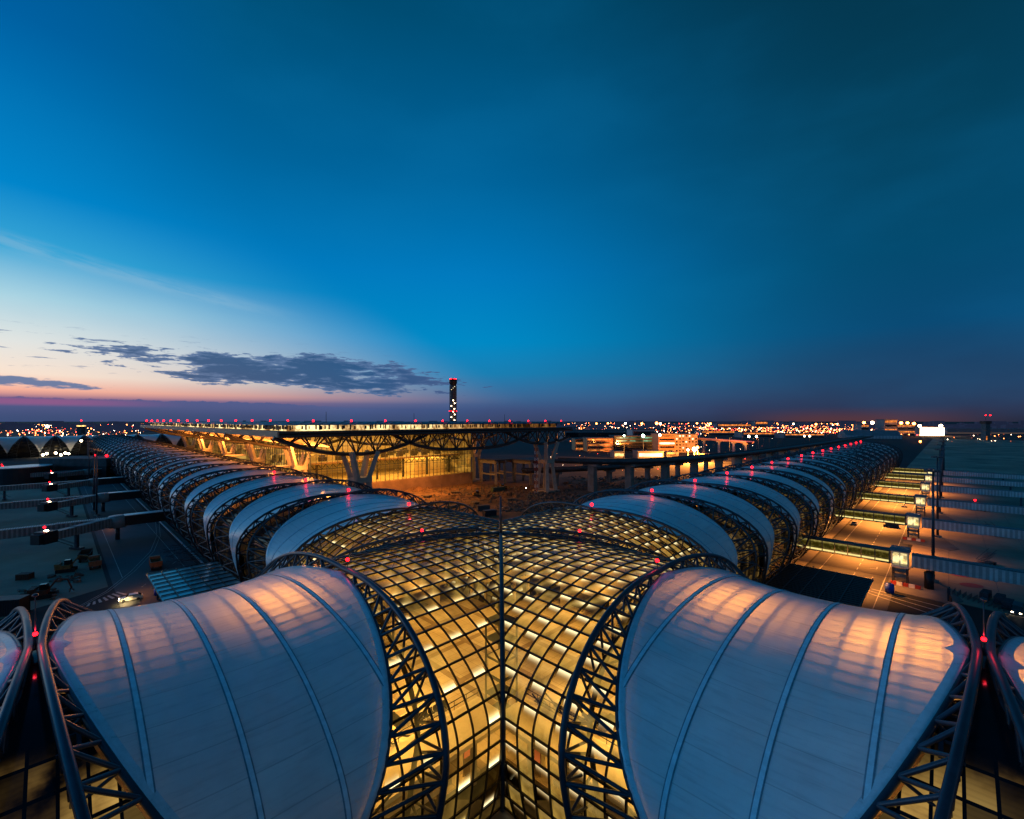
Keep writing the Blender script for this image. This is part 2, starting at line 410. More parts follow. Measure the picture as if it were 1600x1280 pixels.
def membrane_mesh(nphi, nx):
    m = MB(); uv = []; P = phis(nphi, -PH_M, PH_M); arc = [0.]
    for i in range(nphi):
        a, b = sec(P[i]), sec(P[i + 1]); arc.append(arc[-1] + math.hypot(a[0] - b[0], a[1] - b[1]))
    for i, ph in enumerate(P):
        L = max(BAY / 2 - sE(ph), .02)
        for j in range(nx + 1):
            x = L * (2 * j / nx - 1); m.v.append(tuple(mem_pt(x, ph))); uv.append((x, arc[i] - arc[-1] / 2))
    for i in range(nphi):
        for j in range(nx):
            a = i * (nx + 1) + j; m.f.append((a, a + 1, a + nx + 2, a + nx + 1)); m.mi.append(0)
    me = m.mesh('membrane_panel', M['membrane'], True)
    ul = me.uv_layers.new(name='UVMap')
    for lp in me.loops: ul.data[lp.index].uv = uv[lp.vertex_index]
    return me
def band_mesh(x, w=.24):
    m = MB(); lim = PH_M
    while BAY / 2 - sE(lim) < abs(x) + .35: lim -= .01
    P = phis(56, -lim, lim); N = len(P)
    for ph in P:
        for dx, o in ((-w, -.02), (-w, .04), (-w * .62, .06), (w * .62, .06), (w, .04), (w, -.02)): m.v.append(tuple(mem_pt(x + dx, ph, o)))
    for i in range(N - 1):
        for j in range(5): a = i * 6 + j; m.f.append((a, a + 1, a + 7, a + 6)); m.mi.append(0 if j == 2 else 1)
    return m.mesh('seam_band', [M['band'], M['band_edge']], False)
def trim_mesh():
    """pale edge strip along both arches of a panel, with the clamp bulge beside the node"""
    out = []
    for s in (-1, 1):
        m = MB(); P = phis(90, -PH_M * .97, PH_M * .97); N = len(P)
        for ph in P:
            L = BAY / 2 - sE(ph); w = min(.75, L * .5); bl = .55 * math.exp(-(ph / .035) ** 2)
            for q, o in ((0, -.1), (.02, .05 + bl * .3), (.5, .08 + bl * .5), (1 + bl * 1.6, .03)): m.v.append(tuple(mem_pt(s * (L - w * q), ph, o)))
        for i in range(N - 1):
            for j in range(3): a = i * 4 + j; m.f.append((a, a + 1, a + 5, a + 4)); m.mi.append(0)
        out.append(m.mesh('edge_trim', M['trim'], True))
    return out
def wedge_mesh(mat):
    m = MB(); uv = []; P = phis(44); arc = 0; last = None
    A = {}
    for ph in phis(400, 0, PH_END):
        q = sec(ph)
        if last: arc += math.hypot(q[0] - last[0], q[1] - last[1])
        last = q; A[round(ph, 4)] = arc
    keys = sorted(A)
    for ph in P:
        L = sE(ph) - .1; y, z = sec(ph, -.55 - .9 * bulge(ph))
        ar = A[min(keys, key=lambda k: abs(k - abs(ph)))]
        for j in range(7):
            x = L * (j / 3 - 1); m.v.append((x, y, z)); uv.append((x, ar))
    for i in range(44):
        for j in range(6): a = i * 7 + j; m.f.append((a, a + 1, a + 8, a + 7)); m.mi.append(0)
    me = m.mesh('arch_glazing', mat, True)
    ul = me.uv_layers.new(name='UVMap')
    for lp in me.loops: ul.data[lp.index].uv = uv[lp.vertex_index]
    return me
def purlin_mesh(sgn):
    """inner grid of cables and slats under the crown near one node"""
    m = MB()
    for i in range(-9, 10):
        ph = i * .068
        m.tube([mem_pt(sgn * x, ph, -.7) for x in (1.5, 4, 7, 10, 12.3)], .11, 4)
    for x in (1.2, 3.2, 5.2, 7.2, 9.2, 11.2):
        m.tube([mem_pt(sgn * x, ph, -.7) for ph in phis(16, -.62, .62)], .17, 4)
    return m.mesh('inner_grid', M['steel_dark'])

ME = {'mem': membrane_mesh(72, 18), 'mem_lo': membrane_mesh(44, 10),
      'truss': truss_mesh(60, 17, 1., 8).mesh('arch_truss', M['steel'], True),
      'truss_mid': truss_mesh(36, 13, 1., 5).mesh('arch_truss', M['steel_far'], True),
      'truss_lo': truss_mesh(26, 12, 1.1, 4).mesh('arch_truss', M['steel_far'], True)}
ME['bands'] = [band_mesh(x) for x in (-8.1, -2.7, 2.7, 8.1)]
ME['trims'] = trim_mesh()
ME['grid'] = [purlin_mesh(-1), purlin_mesh(1)]

def wing(name, label, ang, k0, k1, wedge, near=False, lo_from=8, floors=True, group=None):
    base = Vector((math.cos(ang), math.sin(ang), 0)) * BAY * k0
    t = thing(name, label, 'concourse', base, ang, group)
    wm = wedge_mesh(wedge)
    for k in range(k0, k1 + 1):
        x = (k - k0) * BAY
        det = 'truss' if near else ('truss_mid' if k < lo_from else 'truss_lo')
        link('arch_truss', ME[det], t, (x, 0, 0))
        if k > k0: link('arch_truss', ME[det], t, (x, 0, 0), PI); link('arch_glazing', wm, t, (x, 0, 0))
        if k < k1:
            mm = link('membrane_panel', ME['mem'] if (near or k < 4) else ME['mem_lo'], t, (x + BAY / 2, 0, 0))
            if near or k < 4:
                for b in ME['bands']: link('seam_band', b, mm)
                for b in ME['trims']: link('edge_trim', b, mm)
            if near:
                for b in ME['grid']: link('inner_grid', b, mm)
    Lw = (k1 - k0) * BAY
    m = MB(); m.bx(0, Lw, -13.6, 13.6, .3, 4.2)
    m.build('podium', M['concrete_dark'], t)
    m = MB(); m.bx(-2, Lw, -18, 18, 8.4, 8.9)
    m.build('floor_slab', M['floor_in'], t)
    return t
w_fr = wing('concourse_wing', 'long membrane-roofed concourse running away to the right past the lit boarding bridges', R45, 1, 17, M['wedge_right'], lo_from=9)
w_fl = wing('concourse_wing', 'long membrane-roofed concourse running away to the left below the terminal roof', R45 + PI / 2, 1, 27, M['wedge_left'], lo_from=9)
w_nl = wing('concourse_wing', 'near concourse arm filling the lower left corner with broad pale membranes', R45 + PI, 1, 4, M['wedge_near'], near=True)
w_nr = wing('concourse_wing', 'near concourse arm filling the lower right corner with orange glow under its membranes', R45 - PI / 2, 1, 4, M['wedge_near'], near=True)

# ---------------------------------------------------------------- glass crossing
J = thing('glass_crossing', 'amber-lit cross-vaulted glass hall where the four concourse arms meet', 'glass hall')
ROWS = []                                        # rows of equal arc length
def arc_rows(step):
    fine = phis(2000, 0, PH_END); acc = 0; out = [0.]; last = sec(0)
    for ph in fine[1:]:
        q = sec(ph); acc += math.hypot(q[0] - last[0], q[1] - last[1]); last = q
        if acc >= step: out.append(ph); acc = 0
    out.append(PH_END); return out
half = arc_rows(2.15); ROWS = [-p for p in half[:0:-1]] + half
def lo_x(ph): return abs(sec(ph, -.3)[0])
def hi_x(ph): return BAY + max(sE(ph) - .2, .1)
DX = 1.85; COLS = [i * DX for i in range(0, 24)]
def vp(x, ph, off=-.3): y, z = sec(ph, off); return Vector((x, y, z))
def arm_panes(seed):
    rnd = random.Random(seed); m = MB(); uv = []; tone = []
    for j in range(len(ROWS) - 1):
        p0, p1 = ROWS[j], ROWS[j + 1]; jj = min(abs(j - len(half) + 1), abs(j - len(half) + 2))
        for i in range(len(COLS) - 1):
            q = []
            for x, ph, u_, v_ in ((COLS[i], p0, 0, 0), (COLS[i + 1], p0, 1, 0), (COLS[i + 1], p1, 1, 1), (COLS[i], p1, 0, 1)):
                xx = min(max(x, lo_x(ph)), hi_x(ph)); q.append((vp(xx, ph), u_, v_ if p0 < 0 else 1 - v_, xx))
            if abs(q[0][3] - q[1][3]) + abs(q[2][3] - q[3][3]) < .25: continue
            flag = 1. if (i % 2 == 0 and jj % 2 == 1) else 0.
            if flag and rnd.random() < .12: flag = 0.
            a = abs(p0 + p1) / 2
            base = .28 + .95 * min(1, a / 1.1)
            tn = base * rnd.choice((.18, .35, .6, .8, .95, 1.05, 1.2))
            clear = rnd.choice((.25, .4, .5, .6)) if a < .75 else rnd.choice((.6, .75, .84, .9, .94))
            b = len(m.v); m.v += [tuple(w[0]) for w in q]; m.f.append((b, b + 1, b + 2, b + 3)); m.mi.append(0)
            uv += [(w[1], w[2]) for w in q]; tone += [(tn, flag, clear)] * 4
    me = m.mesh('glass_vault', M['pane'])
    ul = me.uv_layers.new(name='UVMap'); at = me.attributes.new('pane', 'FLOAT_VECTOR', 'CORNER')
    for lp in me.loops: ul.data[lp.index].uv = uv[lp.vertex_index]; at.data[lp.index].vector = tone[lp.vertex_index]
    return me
def arm_grid():
    m = MB()
    for ph in ROWS[1:-1]:
        a, b = lo_x(ph), hi_x(ph)
        if b - a > .5: m.tube([vp(a, ph, -.2), vp(b, ph, -.2)], .12, 4)
    for x in COLS[1:]:
        run = []
        for ph in phis(120):
            if lo_x(ph) - .02 < x < hi_x(ph): run.append(vp(x, ph, -.2))
            else:
                if len(run) > 1: m.tube(run, .11, 4)
                run = []
        if len(run) > 1: m.tube(run, .11, 4)
    return m.mesh('mullion_grid', M['mullion'])
gm = arm_grid()
for i in range(4):
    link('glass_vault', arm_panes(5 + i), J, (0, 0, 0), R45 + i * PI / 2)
    link('mullion_grid', gm, J, (0, 0, 0), R45 + i * PI / 2)
# groin beams: triangular pipe trusses lying in the four valleys
def groin(off=0., n=30, lim=1.):
    out = []
    for i in range(n + 1):
        ph = PH_END * lim * i / n; y, z = sec(ph, -.3); out.append(Vector((y * math.sqrt(2) + off, 0, z)))
    return out
gmid = MB(); gm2 = MB()
gmid.tube([p + Vector((.25, 0, .2)) for p in groin()], .3, 8)
for i in range(4):
    ang = [-PI / 2, 0, PI, PI / 2][i]
    link('valley_beam', gmid.mesh('valley_beam', M['steel_dark'], True), J, (0, 0, 0), ang)
def groin_truss():
    m = MB(); P = groin(0, 30, .62)[2:]
    up = [p + Vector((.5, 0, 1.15)) for p in P]
    m.tube(up, .26, 8)
    for sy in (-1, 1):
        lo = [p + Vector((-.3, sy * 1.5, .5 - .12 * i / 3)) for i, p in enumerate(P)]
        m.tube(lo, .16, 6)
        for i in range(0, len(P) - 2, 2):
            m.tube([up[i], lo[i + 1]], .1, 5, False); m.tube([lo[i + 1], up[i + 2]], .1, 5, False)
    return m
for ang in (0, PI): link('valley_truss', groin_truss().mesh('valley_truss', M['steel_dark'], True), J, (0, 0, 0), ang)
# edge arch on the crossing side of each arm's first node
for i in (): link('edge_arch', ME['truss'], J, tuple(Vector((math.cos(R45 + i * PI / 2), math.sin(R45 + i * PI / 2), 0)) * BAY), R45 + i * PI / 2 + PI)
# rooms of the hall; added baffles keep its lamp light out of the arms
for i in range(4):
    P = phis(40, -PH_END, PH_END); m = MB()
    m.add([(sE(p) + .2, sec(p, -1.2)[0], sec(p, -1.2)[1]) for p in P] + [(10.5, 0, 9)], [(k, k + 1, 41) for k in range(40)] + [(40, 0, 41)])
    a = R45 + i * PI / 2; m.build('light_baffle', M['light_baffle'], J, False, tuple(Vector((math.cos(a), math.sin(a), 0)) * 27.4), a)
m = MB(); m.box((0, 0, 3.75), (86, 29, .5), R45); m.box((0, 0, 3.74), (29, 86, .5), R45); m.build('hall_floor', M['hallfloor'], J)
m = MB()
for a in range(4):
    r = R45 + a * PI / 2; mm = Matrix.Rotation(r, 3, 'Z')
    for sy in (-1, 1): m.box(mm @ Vector((31, sy * 14.6, 10.2)), (30, 5.4, .45), r)
m.build('gallery_floor', M['cream'], J)
m = MB()
for a in range(4):
    r = R45 + a * PI / 2; mm = Matrix.Rotation(r, 3, 'Z')
    for sy in (-1, 1):
        y = sy * 11.9
        for z in (10.9, 11.5): m.tube([mm @ Vector((16, y, z)), mm @ Vector((46, y, z))], .05, 4)
        for k in range(17): m.tube([mm @ Vector((16 + k * 1.87, y, 10.4)), mm @ Vector((16 + k * 1.87, y, 11.5))], .04, 4)
m.build('railing', M['mullion'], J)
m = MB()
for a in range(4):
    r = R45 + a * PI / 2; mm = Matrix.Rotation(r, 3, 'Z')
    m.box(mm @ Vector((38, 0, 9)), (1.2, 17, 10), r); m.box(mm @ Vector((30, 6, 6.4)), (9, 2, 4.6), r); m.box(mm @ Vector((30, -6, 6.4)), (9, 2, 4.6), r)
    for sy in (-1, 1):
        for k in range(5): m.box(mm @ Vector((20 + k * 4.6, sy * 15.5, 7.2)), (.5, .5, 6.2), r)
m.build('inner_wall', M['cream'], J)
m = MB()
for k in range(9): m.cyl((0, 0, .3), .45, 24, 12) if k == 0 else None
m.tube([(0, 0, 24.8), (0, 0, 31.2)], .26, 10, True, .14); m.ball((0, 0, 31.3), .2)
m.build('mast', M['steel'], J, True)
m = MB(); m.box((0, -30, 2.2), (46, 5, 4.4)); m.build('entrance_plinth', M['concrete_dark'], J)

# advert boards, kiosks and escalators standing inside the hall
def on_floor(name, lab, cat, u, v, z, rz, group=None): return thing(name, lab, cat, W(u, v, z), rz, group)
for lab, u, v, rz, h in (('orange advert board standing left of the valley beam inside the glass hall', -19, -13.5, R45, 6.2), ('orange advert board standing right of the valley beam inside the glass hall', -13.5, -19, R45 + PI / 2, 4.6)):
    t = on_floor('advert_board', lab, 'advert board', u, v, 4, rz)
    MB().box((0, 0, h / 2), (2.1, .7, h)).build('frame', M['cream'], t); MB().box((0, -.38, h * .62), (1.8, .06, h * .62)).build('panel', M['screen'], t); MB().box((0, .38, h * .62), (1.8, .06, h * .62)).build('panel', M['screen'], t)
for i, (u, v, lab) in enumerate(((-24, -4, 'low cream kiosk on the hall floor under the left glass arm'), (-4, -24, 'low cream kiosk on the hall floor under the right glass arm'), (-31, -9, 'cream kiosk beside the left truss inside the glass hall'), (-9, -31, 'cream kiosk beside the right truss inside the glass hall'))):
    t = on_floor('kiosk', lab, 'kiosk', u, v, 4, R45 + (i % 2) * PI / 2)
    MB().box((0, 0, .55), (3.4, 2.2, 1.1)).build('counter', M['cream'], t); MB().box((0, 0, 2.9), (3.9, 2.7, .25)).build('canopy', M['mullion'], t)
    for sx in (-1, 1): MB().box((sx * 1.6, 0, 1.95), (.15, .15, 1.7)).build('post', M['mullion'], t)
for u, v, rz, lab in ((-23, -11, R45, 'escalator rising inside the left half of the glass hall'), (-11, -23, R45 - PI / 2, 'escalator rising inside the right half of the glass hall')):
    t = on_floor('escalator', lab, 'escalator', u, v, 4, rz + PI)
    m = MB(); m.add([(-6, -.8, 0), (6, -.8, 6.2), (6, .8, 6.2), (-6, .8, 0), (-6, -.8, -.6 + .6), (6, -.8, 5.2), (6, .8, 5.2), (-5, .8, 0)], [(0, 1, 2, 3), (4, 7, 6, 5), (0, 4, 5, 1), (3, 2, 6, 7)]); m.build('truss', M['steel_dark'], t)
    for sy in (-1, 1):
        MB().tube([(-6, sy * .85, 1), (6, sy * .85, 7.2)], .09, 6).build('handrail', M['mullion'], t)
# seats, shops and lift inside the hall
seat_frame = MB()
for k in range(6): seat_frame.bx(-2.4 + k * .82, -1.7 + k * .82, -.35, .35, .42, .5); seat_frame.bx(-2.4 + k * .82, -1.7 + k * .82, .3, .38, .5, 1.)
for sx in (-2, 2): seat_frame.box((sx, 0, .21), (.12, .5, .42))
seat_frame.box((0, 0, .38), (5, .12, .1)); sfm = seat_frame.mesh('seat_row', M['mullion'])
for i, (u, v) in enumerate(((-15, -9), (-18, -9), (-21, -7.5), (-26, -9.5), (-28, -12), (-16, -3), (-20, -2))):
    for mirror in (0, 1):
        tag(link('seat_row', sfm, None, W(v, u, 4) if mirror else W(u, v, 4), R45 + (PI / 2 if mirror else 0)), 'row of dark seats on the hall floor under the ' + ('right' if mirror else 'left') + ' glass arm', 'seats', 'rows of dark seats in the ' + ('right' if mirror else 'left') + ' hall arm')
for lab, u, v, rz in (('brown shop cabin with a lit sign under the left glass arm', -28, -2.5, R45), ('brown shop cabin with a lit sign under the right glass arm', -2.5, -28, R45 - PI / 2)):
    t = on_floor('shop_cabin', lab, 'shop', u, v, 4, rz)
    MB().bx(-4, 4, -2, 2, 0, 3.4).build('wall', M['wallbrown'], t); MB().bx(-4.2, 4.2, -2.2, 2.2, 3.4, 3.7).build('roof', M['mullion'], t); MB().bx(-3.4, 3.4, -2.1, -2.02, 2.5, 3.2).build('sign', M['screen'], t); MB().bx(-3, 3, -2.1, -2.02, .3, 2.2).build('window', M['winglow'], t)
for lab, u, v in (('tall glass lift shaft inside the left half of the hall', -17, -15.2), ('tall glass lift shaft inside the right half of the hall', -15.2, -17)):
    if u == -17: t = on_floor('lift_shaft', 'dark framed lift shaft behind the valley beam of the glass hall', 'lift', -9, -9, 4, R45)
    else: continue
    m = MB()
    for sx in (-1, 1):
        for sy in (-1, 1): m.box((sx * 1.5, sy * 1.5, 6.5), (.2, .2, 13))
    for k in range(6): m.box((0, 0, .2 + k * 2.5), (3.2, 3.2, .14))
    m.build('frame', M['steel_dark'], t); MB().bx(-1.3, 1.3, -1.3, 1.3, 5.4, 7.8).build('car', M['cream'], t)
# hall lamps
for u, v in ((-22, 0), (0, -22), (22, 0), (0, 22)):
    light('AREA', 'hall_lamp', W(u, v, 20.5), 5200, AMB, 9, parent=None)
for u, v in ((-30, -7), (-7, -30)):
    light('AREA', 'hall_lamp', W(u, v, 17), 3600, AMB, 6)
# lamps below the membranes beside the nodes
for ang, k, e in ((R45 + PI, 1, 2600), (R45 + PI, 2, 800), (R45 - PI / 2, 1, 2600), (R45 - PI / 2, 2, 3400)):
    d = Vector((math.cos(ang), math.sin(ang), 0))
    for sg in ((1,) if k == 1 else (-1, 1)):
        p = d * (BAY * k + sg * (8.2 if k == 1 else 5.))
        light('AREA', 'membrane_uplight', (p.x, p.y, 18.6), e * .85, lin((255, 172, 74)), 5.5, (PI, 0, ang), 6.5, None, 2.2)
for k in range(1, 7):
    p = W(BAY * k + 24.5, 0, 20.5); light('AREA', 'membrane_uplight', p, 160, ORG, 4, (PI, 0, R45), 7., None, 1.8)
for k in range(1, 3):
    p = W(0, BAY * k + 24.5, 20.5); light('AREA', 'membrane_uplight', p, 40, ORG, 3, (PI, 0, R45), 6., None, 1.8)

# ---------------------------------------------------------------- red obstruction lamps
lamp_me = MB().ball((0, 0, 1.25), .3, 10, 7).mesh('lamp', M['redlamp'], True)
mm_ = MB(); mm_.cyl((0, 0, 0), .3, .12, 8); mm_.tube([(0, 0, .1), (0, 0, 1.05)], .06, 5); mm_.cyl((0, 0, 1.), .17, .12, 8)
mast_me = mm_.mesh('mast', M['steel_dark'])
ORD = ['first', 'second', 'third', 'fourth', 'fifth', 'sixth', 'seventh', 'eighth', 'ninth', 'tenth', 'eleventh', 'twelfth', 'thirteenth', 'fourteenth', 'fifteenth', 'sixteenth', 'seventeenth', 'eighteenth', 'nineteenth', 'twentieth', 'twenty-first', 'twenty-second']
def red_lamp(loc, lab, group, sc=1., e=0, tall=0.):
    t = thing('obstruction_light', lab, 'warning light', loc, 0, group)
    o = link('mast', mast_me, t); l = link('lamp', lamp_me, t); l.scale = (sc,) * 3; o.scale = (1, 1, 1)
    if sc != 1: l.location.z = 1.25 * (1 - sc)
    if e: light('POINT', 'red_glow', (0, 0, 1.5), e, (1, .03, .06), .2, parent=t)
    if tall:
        m = MB(); m.tube([(0, 0, 1.), (0, 0, tall)], .05, 6, True, .035); m.ball((0, 0, tall), .22, 8, 5, .6); m.build('antenna', M['steel'], t, True)
    return t
G1 = 'red lamps on the crown of the right concourse'; G2 = 'red lamps on the crown of the left concourse'; G3 = 'red lamps on the near nodes'
for k in range(1, 17):
    red_lamp(W(BAY * k, 0, 25.35), ORD[k - 1] + ' red warning lamp from the glass hall along the right concourse crown', G1, 1 + k * .055, 120 if k < 8 else 0)
for k in range(1, 5):
    red_lamp(W(0, BAY * k, 25.35), ORD[k - 1] + ' red warning lamp from the glass hall along the left concourse crown', G2, 1 + k * .09, 120)
red_lamp(W(-BAY, 0, 25.6), 'red warning lamp at the inner tip of the near left membrane', G3, .75, 60)
red_lamp(W(0, -BAY, 25.6), 'red warning lamp at the inner tip of the near right membrane', G3, .75, 60)
red_lamp(W(-2 * BAY, 0, 25.4), 'red warning lamp with tall antenna at the outer tip of the near left membrane', G3, .55, 90, 4.4)
red_lamp(W(0, -2 * BAY, 25.4), 'red warning lamp with tall antenna at the outer tip of the near right membrane', G3, .55, 60, 4.4)
red_lamp(Vector((-13.2, .6, 24.4)), 'red warning lamp on the left valley truss of the glass hall', G3, .8, 60)
red_lamp(Vector((13.2, .6, 24.4)), 'red warning lamp on the right valley truss of the glass hall', G3, .8, 60)
# slim lightning rods beside some nodes
for nm, u, v in (('left', 0, BAY * 2 + 1.2), ('right', BAY * 2 - 1.2, 0), ('right', BAY * 4 - 1.2, 0), ('right', BAY * 6 - 1.2, 0)):
    tag(MB().tube([(0, 0, 0), (0, 0, 4.)], .07, 6, True, .04).ball((0, 0, 4.05), .12).build('lightning_rod', M['steel'], None, True, W(u, v, 25.2)),
        {'left': 'slim lightning rod on the crown of the left concourse'}.get(nm, {BAY * 2 - 1.2: 'slim lightning rod nearest the glass hall on the right concourse crown', BAY * 4 - 1.2: 'slim lightning rod at the fourth node of the right concourse', BAY * 6 - 1.2: 'slim lightning rod at the sixth node of the right concourse'}.get(u, '')), 'lightning rod')

# ---------------------------------------------------------------- ground
def sheet(name, poly, z, mat):
    m = MB(); m.add([(p[0], p[1], 0) for p in poly], [tuple(range(len(poly)))])
    return kind(m.build(name, mat, None, False, (0, 0, z)), 'structure')
def uvpoly(*q): return [W(u, v) for u, v in q]
sheet('ground', [(-30000, -3000), (30000, -3000), (30000, 40000), (-30000, 40000)], 0, M['earth'])
sheet('apron', uvpoly((104, -43), (101, -70), (60, -260), (1500, -260), (1500, -130), (1500, -24), (500, -24), (500, -43)), .03, M['apron'])
sheet('apron', uvpoly((-43, 104), (-43, 470), (-320, 640), (-320, 60), (-66, 93)), .03, M['apron'])
sheet('service_road', uvpoly((-10, -22), (500, -22), (500, -42), (60, -42), (-20, -130), (-60, -130)), .06, M['asphalt'])
sheet('service_road', uvpoly((-22, -10), (-22, 520), (-42, 520), (-42, 60), (-130, -20), (-130, -60)), .06, M['asphalt'])
sheet('pavement', uvpoly((40, -15), (480, -15), (480, -21.5), (40, -21.5)), .1, M['pave'])
sheet('pavement', uvpoly((-15, 40), (-15, 720), (-20, 720), (-20, 40)), .1, M['pave'])
sheet('construction_site', uvpoly((22, 22), (320, 22), (320, 190), (22, 190)), .04, M['dirt'])
tag(MB().bx(0, 400, -.2, .2, 0, .45).build('kerb_wall', M['kerb'], None, False, W(-20.6, 92), R45 + PI / 2), 'long pale kerb along the foot of the left concourse', 'kerb')
# painted lines
def stripe(m, a, b, w, z=0.):
    a, b = Vector(a), Vector(b); d = (b - a).normalized(); n = Vector((-d.y, d.x, 0)) * w / 2
    m.add([a - n, b - n, b + n, a + n], [(0, 1, 2, 3)])
m = MB()
for v in (-25.2, -39.6): stripe(m, W(66, v), W(470, v), .18)
for k in range(60): stripe(m, W(92 + k * 6, -33), W(95 + k * 6, -33), .18)
for q in range(3):                                    # lane arrows
    u0 = 98 + q * 11.5; stripe(m, W(u0, -37), W(u0 + 2.6, -37), .25); stripe(m, W(u0, -36.88), W(u0, -35.6), .25)
arc_ = [W(66, -41.5), W(72, -39.5), W(80, -36.5), W(92, -33)]
for a, b in zip(arc_, arc_[1:]): stripe(m, a, b, .18)
for off in (0, 1.1, 2.2):
    stripe(m, pt(1350 + off * 5, 925 - off * 2), pt(1470 + off * 9, 965 - off * 5), .3)
kind(m.build('road_markings', M['paint'], None, False, (0, 0, .09)), 'structure')
m = MB()
stripe(m, W(-25.2, 60), W(-25.2, 500), .16); stripe(m, W(-39.6, 110), W(-39.6, 500), .16)
p0, p1, q0, q1 = pt(134, 949), pt(199, 929), pt(138, 944), pt(184, 925)
for k in range(0, 13, 2):
    f, g = k / 13, (k + .95) / 13
    m.add([p0.lerp(p1, f), p0.lerp(p1, g), q0.lerp(q1, g), q0.lerp(q1, f)], [(0, 1, 2, 3)])
for off in (0, .9):
    cv = [pt(243 + off * 6, 815), pt(245 + off * 6, 838), pt(235 + off * 6, 862), pt(205 + off * 6, 893), pt(165 + off * 5, 925), pt(120 + off * 5, 950)]
    for a, b in zip(cv, cv[1:]): stripe(m, a, b, .14)
for k in range(5):
    a = pt(205 + k * 16, 930 - k * 12); b = pt(212 + k * 16, 925 - k * 12); stripe(m, a, b, .15)
kind(m.build('road_markings', M['paint'], None, False, (0, 0, .09)), 'structure')
m = MB()
for u in range(112, 700, 9): stripe(m, W(u, -44), W(u, -250), .07)
for v in range(-52, -250, -9): stripe(m, W(106, v), W(900, v), .07)
kind(m.build('apron_joints', M['concrete_dark'], None, False, (0, 0, .05)), 'structure')
m = MB()
for px, py in ((1503, 899), (1518, 915)):
    c = pt(px, py); n = 20; m.add([c + Vector((2.6 * math.cos(2 * PI * k / n), 1.9 * math.sin(2 * PI * k / n), 0)) for k in range(n)], [tuple(range(n))])
kind(m.build('apron_stand_discs', M['red'], None, False, (0, 0, .06)), 'structure')

# ---------------------------------------------------------------- canopies beside the crossing
for side, lab in ((1, 'dark slatted canopy beside the right concourse above the service road'), (-1, 'pale blue glazed canopy beside the left concourse with dark grid bars')):
    t = thing('entrance_canopy', lab, 'canopy', W(73, -31, 0) if side > 0 else W(-29, 73, 0), R45 + (0 if side > 0 else PI / 2))
    m = MB()
    if side > 0:
        for k in range(20): m.box((-13 + k * 1.37, 0, 6.2), (.75, 17, .22))
        m.build('slat_roof', M['black'], t)
    else:
        m.bx(-13, 13, -7, 8, 6.1, 6.2); m.build('glass_roof', pbr('canopy_glass', (.26, .36, .38), .12, .2, .15, .5, spec=.8), t)
    m = MB()
    for k in range(5 if side > 0 else 9): m.box((-13 + k * 26 / (4 if side > 0 else 8), 0, 6.35 if side < 0 else 5.95), (.22, 17 if side > 0 else 15.4, .3 if side > 0 else .18))
    for k in range(6): m.box((0, (-8.4 + k * 3.36) if side > 0 else (-7 + k * 3), 6.36 if side < 0 else 6.45), (26.4, .16, .16))
    m.build('frame', M['steel_dark'] if side > 0 else M['mullion'], t)
    for sx in (-1, 1):
        for sy in (-1, 1): MB().cyl((sx * 11, sy * 6, .05), .2, 5.8, 8).build('post', M['steel_dark'], t)

